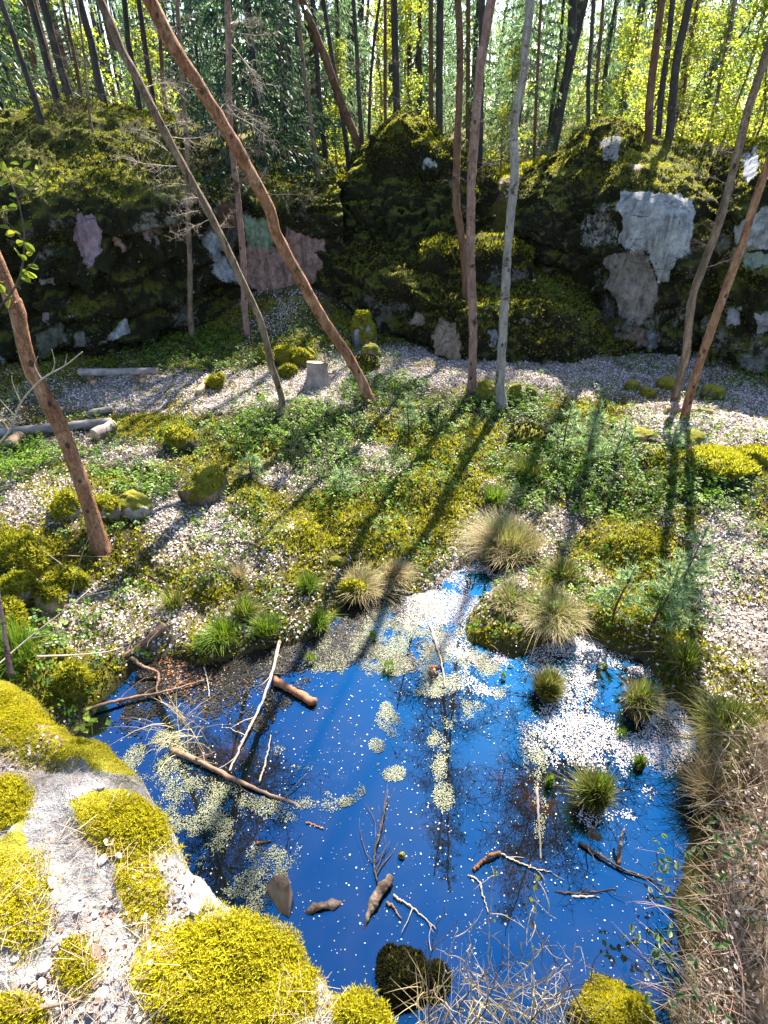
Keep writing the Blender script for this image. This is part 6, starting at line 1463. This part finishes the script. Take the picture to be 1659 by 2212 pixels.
shrub('bare pale shrub with two tall stems and green buds at the bottom', [[(1075, 2300, 0.15), (1055, 2150, 0.69), (1058, 2000, 1.23), (1064, 1878, 1.67)], [(1145, 2300, 0.15), (1150, 2150, 0.69), (1152, 2000, 1.23), (1160, 1892, 1.62)], [(1075, 2300, 0.15), (1030, 2180, 0.58), (1012, 2080, 0.94), (1020, 1990, 1.27)],
       [(1145, 2300, 0.15), (1200, 2180, 0.58), (1235, 2090, 0.91), (1245, 2040, 1.09)], [(1075, 2300, 0.15), (1120, 2200, 0.51), (1180, 2160, 0.65), (1240, 2150, 0.69)], [(1040, 2290, 0.19), (970, 2190, 0.55), (960, 2090, 0.91), (990, 2010, 1.20)], [(1060, 2290, 0.19), (1100, 2180, 0.58), (1130, 2100, 0.87), (1185, 2020, 1.16)]], 61, M_twig_p,
      [(1162, 1895, 1.61), (1158, 1920, 1.52), (1150, 1945, 1.43), (1154, 1970, 1.34), (1150, 2000, 1.23), (1154, 2050, 1.05), (1164, 1900, 1.59), (1066, 1985, 1.29), (1070, 1882, 1.66), (1140, 2080, 0.94)], nb=4, Lb=.18, sz=1.5)
shrub('tangle of bare grey twigs left of the moss topped boulder in the water', [[(930, 2240, 0.37), (925, 2120, 0.80), (940, 2020, 1.16), (965, 1960, 1.38)], [(950, 2250, 0.33), (1010, 2150, 0.69), (1090, 2080, 0.94), (1150, 2060, 1.02)], [(1280, 2230, 0.40), (1230, 2130, 0.76), (1180, 2040, 1.09), (1130, 1960, 1.38)], [(1000, 2250, 0.33), (1060, 2150, 0.69), (1085, 2060, 1.02)], [(1100, 2250, 0.33), (1180, 2170, 0.62), (1270, 2120, 0.80), (1340, 2110, 0.83)]], 62, M_twig_d, nb=3, Lb=.22, sz=1.1)
# straw round the shrub's foot
n = 420; xx, yy = q.uniform(900, 1260, n), q.uniform(2120, 2300, n); P = np.array([G(a, b, q.uniform(.05, .4)) for a, b in zip(xx, yy)])
mb = MB(); blades(mb, P, q.uniform(.1, .3, n), q.uniform(.003, .006, n), q.uniform(0, 2 * pi, n), q.uniform(.2, 1.4, n), 4); tag(mb.obj('dry_grass', M_straw), 'thin dry grass round the foot of the bare shrub at the bottom', 'grass', kind='stuff')
# the bank that carries them
M_bank = noisy('bank_soil', [(.3, (.05, .035, .02)), (.5, (.17, .12, .07)), (.7, (.3, .23, .15))], 14, 7, .95, bscale=30, bstr=1.0, bdist=.04)
def bank(px0, px1, name, label, poly, top, seed):
    pg = np.array([G(x, y, 0)[:2] for x, y in poly]); lo_, hi_ = pg.min(0) - .1, pg.max(0) + .1
    X_, Y_ = np.meshgrid(np.linspace(lo_[0], hi_[0], 90), np.linspace(lo_[1], hi_[1], 90), indexing='ij'); sd_ = poly_sd(pg, X_, Y_)
    P_ = np.stack([X_, Y_], -1); Z_ = -.1 + (top + .1) * sstep(.02, -.4, sd_) + .08 * fbm(P_ * 3, 3, seed) + .03 * fbm(P_ * 12, 2, seed)
    mb = MB(); V_ = np.stack([X_, Y_, Z_], -1).reshape(-1, 3); mb.add(V_, grid_quads(90, 90)); o = mb.obj(name, M_bank, None, smooth=True); return tag(o, label, 'bank', kind='structure'), pg
_, pgF = bank(0, 0, 'bank', 'dark earth bank under the bare shrub at the bottom', [(860, 2215), (960, 2170), (1100, 2190), (1240, 2215), (1450, 2190), (1500, 2500), (700, 2700)], .4, 5)
BP = [(1500, 1640), (1530, 1600), (1600, 1560), (1800, 1540), (2200, 1700), (2300, 2500), (1480, 2500), (1420, 2260), (1440, 2140), (1480, 1980), (1498, 1860), (1515, 1750)]
_, pgR = bank(0, 0, 'bank', 'dark earth bank under the brambles on the right', BP, .7, 6)
M_cane_t = noisy('tan_cane', [(.25, (.16, .11, .07)), (.5, (.36, .27, .18)), (.75, (.58, .48, .35))], 14, 3, .75)
base = np.array([pgR[:, 0].mean() * 0 + 2.0, 1.6, .3]); br_ = thing('bramble_thicket', 'tangled thicket of dead reddish bramble canes with a few green leaves at the right edge', 'bramble', base)
mbc = MB(); mbd = MB(); mbl = MB(); LP = []
for i in range(5200):
    px_, py_ = q.uniform(1440, 2300), q.uniform(1600, 2450); g = G(px_, py_, .35)
    if poly_sd(pgR, np.array([g[0]]), np.array([g[1]]))[0] > -.1: continue
    a = q.uniform(0, 2 * pi); L = q.uniform(.25, .62); d = np.array([cos(a), sin(a), q.uniform(.0, 1.0)]); T = [g + [0, 0, q.uniform(-.15, .25)]]
    for s_ in range(6): d = d / np.linalg.norm(d) + np.array([0, 0, -.28]) + q.normal(0, .14, 3); T.append(T[-1] + d / np.linalg.norm(d) * L / 6)
    T = np.array(T); (mbc if i % 5 < 2 else mbd).add(*tube(cr(T, 14), np.linspace(q.uniform(.0022, .0042), .0012, 14), 4, False)[:2])
    if q.random() < .1: LP.append(T[q.integers(2, 6)])
mbc.obj('canes', M_twig_r, br_, origin=base); mbd.obj('dead_canes', M_cane_t, br_, origin=base)
LX = np.array([D(x, y, 0) if False else G(x, y, .75) for x, y in [(1500, 1840), (1560, 1825), (1590, 1780), (1625, 1775), (1510, 1900), (1570, 1905), (1430, 2010), (1480, 2020), (1445, 2060), (1500, 2080), (1470, 1960), (1610, 1860), (1640, 1820), (1540, 1780), (1420, 1820), (1450, 2120), (1530, 1990), (1400, 2140), (1560, 2050), (1580, 1830), (1515, 1975), (1440, 1870), (1455, 1890), (1490, 2150), (1550, 2190), (1630, 1990), (1425, 1925)]])
LP = np.concatenate([np.array(LP)[: 150], LX]); LP = np.repeat(LP, 5, 0) + q.normal(0, .035, (len(LP) * 5, 3))
scatter(mbl, t_oval(1, .7, .15), LP, jitter_n(len(LP), .45, r=q), q.uniform(.025, .055, len(LP)), r=q); mbl.obj('leaves', M_bram, br_, origin=base)
n = 5000; xx, yy = q.uniform(1450, 2300, n), q.uniform(1620, 2360, n); P = np.array([G(a, b, .2) for a, b in zip(xx, yy)]); k = poly_sd(pgR, P[:, 0], P[:, 1]) < -.06; P = P[k]; n = len(P)
mb = MB(); blades(mb, P, q.uniform(.12, .36, n), q.uniform(.004, .008, n), q.uniform(0, 2 * pi, n), q.uniform(.3, 1.6, n), 4); mb.obj('dead_grass', M_straw, br_, origin=base)
n = 6500; xx, yy = q.uniform(1450, 2300, n), q.uniform(1540, 2360, n); P = np.array([G(a, b, .55) for a, b in zip(xx, yy)]); k = poly_sd(pgR, P[:, 0], P[:, 1]) < -.05; P = P[k]; P[:, 2] = q.uniform(.3, .8, len(P))
mb = MB(); scatter(mb, t_litter(), P, jitter_n(len(P), .5, r=q), q.uniform(.01, .03, len(P)), r=q); tag(mb.obj('leaf_litter', M_litter), 'dry leaves caught among the brambles on the right bank', 'leaf litter', kind='stuff')
# upright dead stems dipping at the pond edge
n = 45; xx, yy = q.uniform(1490, 1545, n), q.uniform(1640, 1860, n); P = np.array([G(a, b, .0) for a, b in zip(xx, yy)])
mb = MB(); blades(mb, P, q.uniform(.3, .7, n), q.uniform(.004, .007, n), q.uniform(0, 2 * pi, n), q.uniform(.05, .7, n), 4); tag(mb.obj('reeds', M_straw), 'thin dead reed stems standing along the right pond edge', 'reeds', kind='stuff')
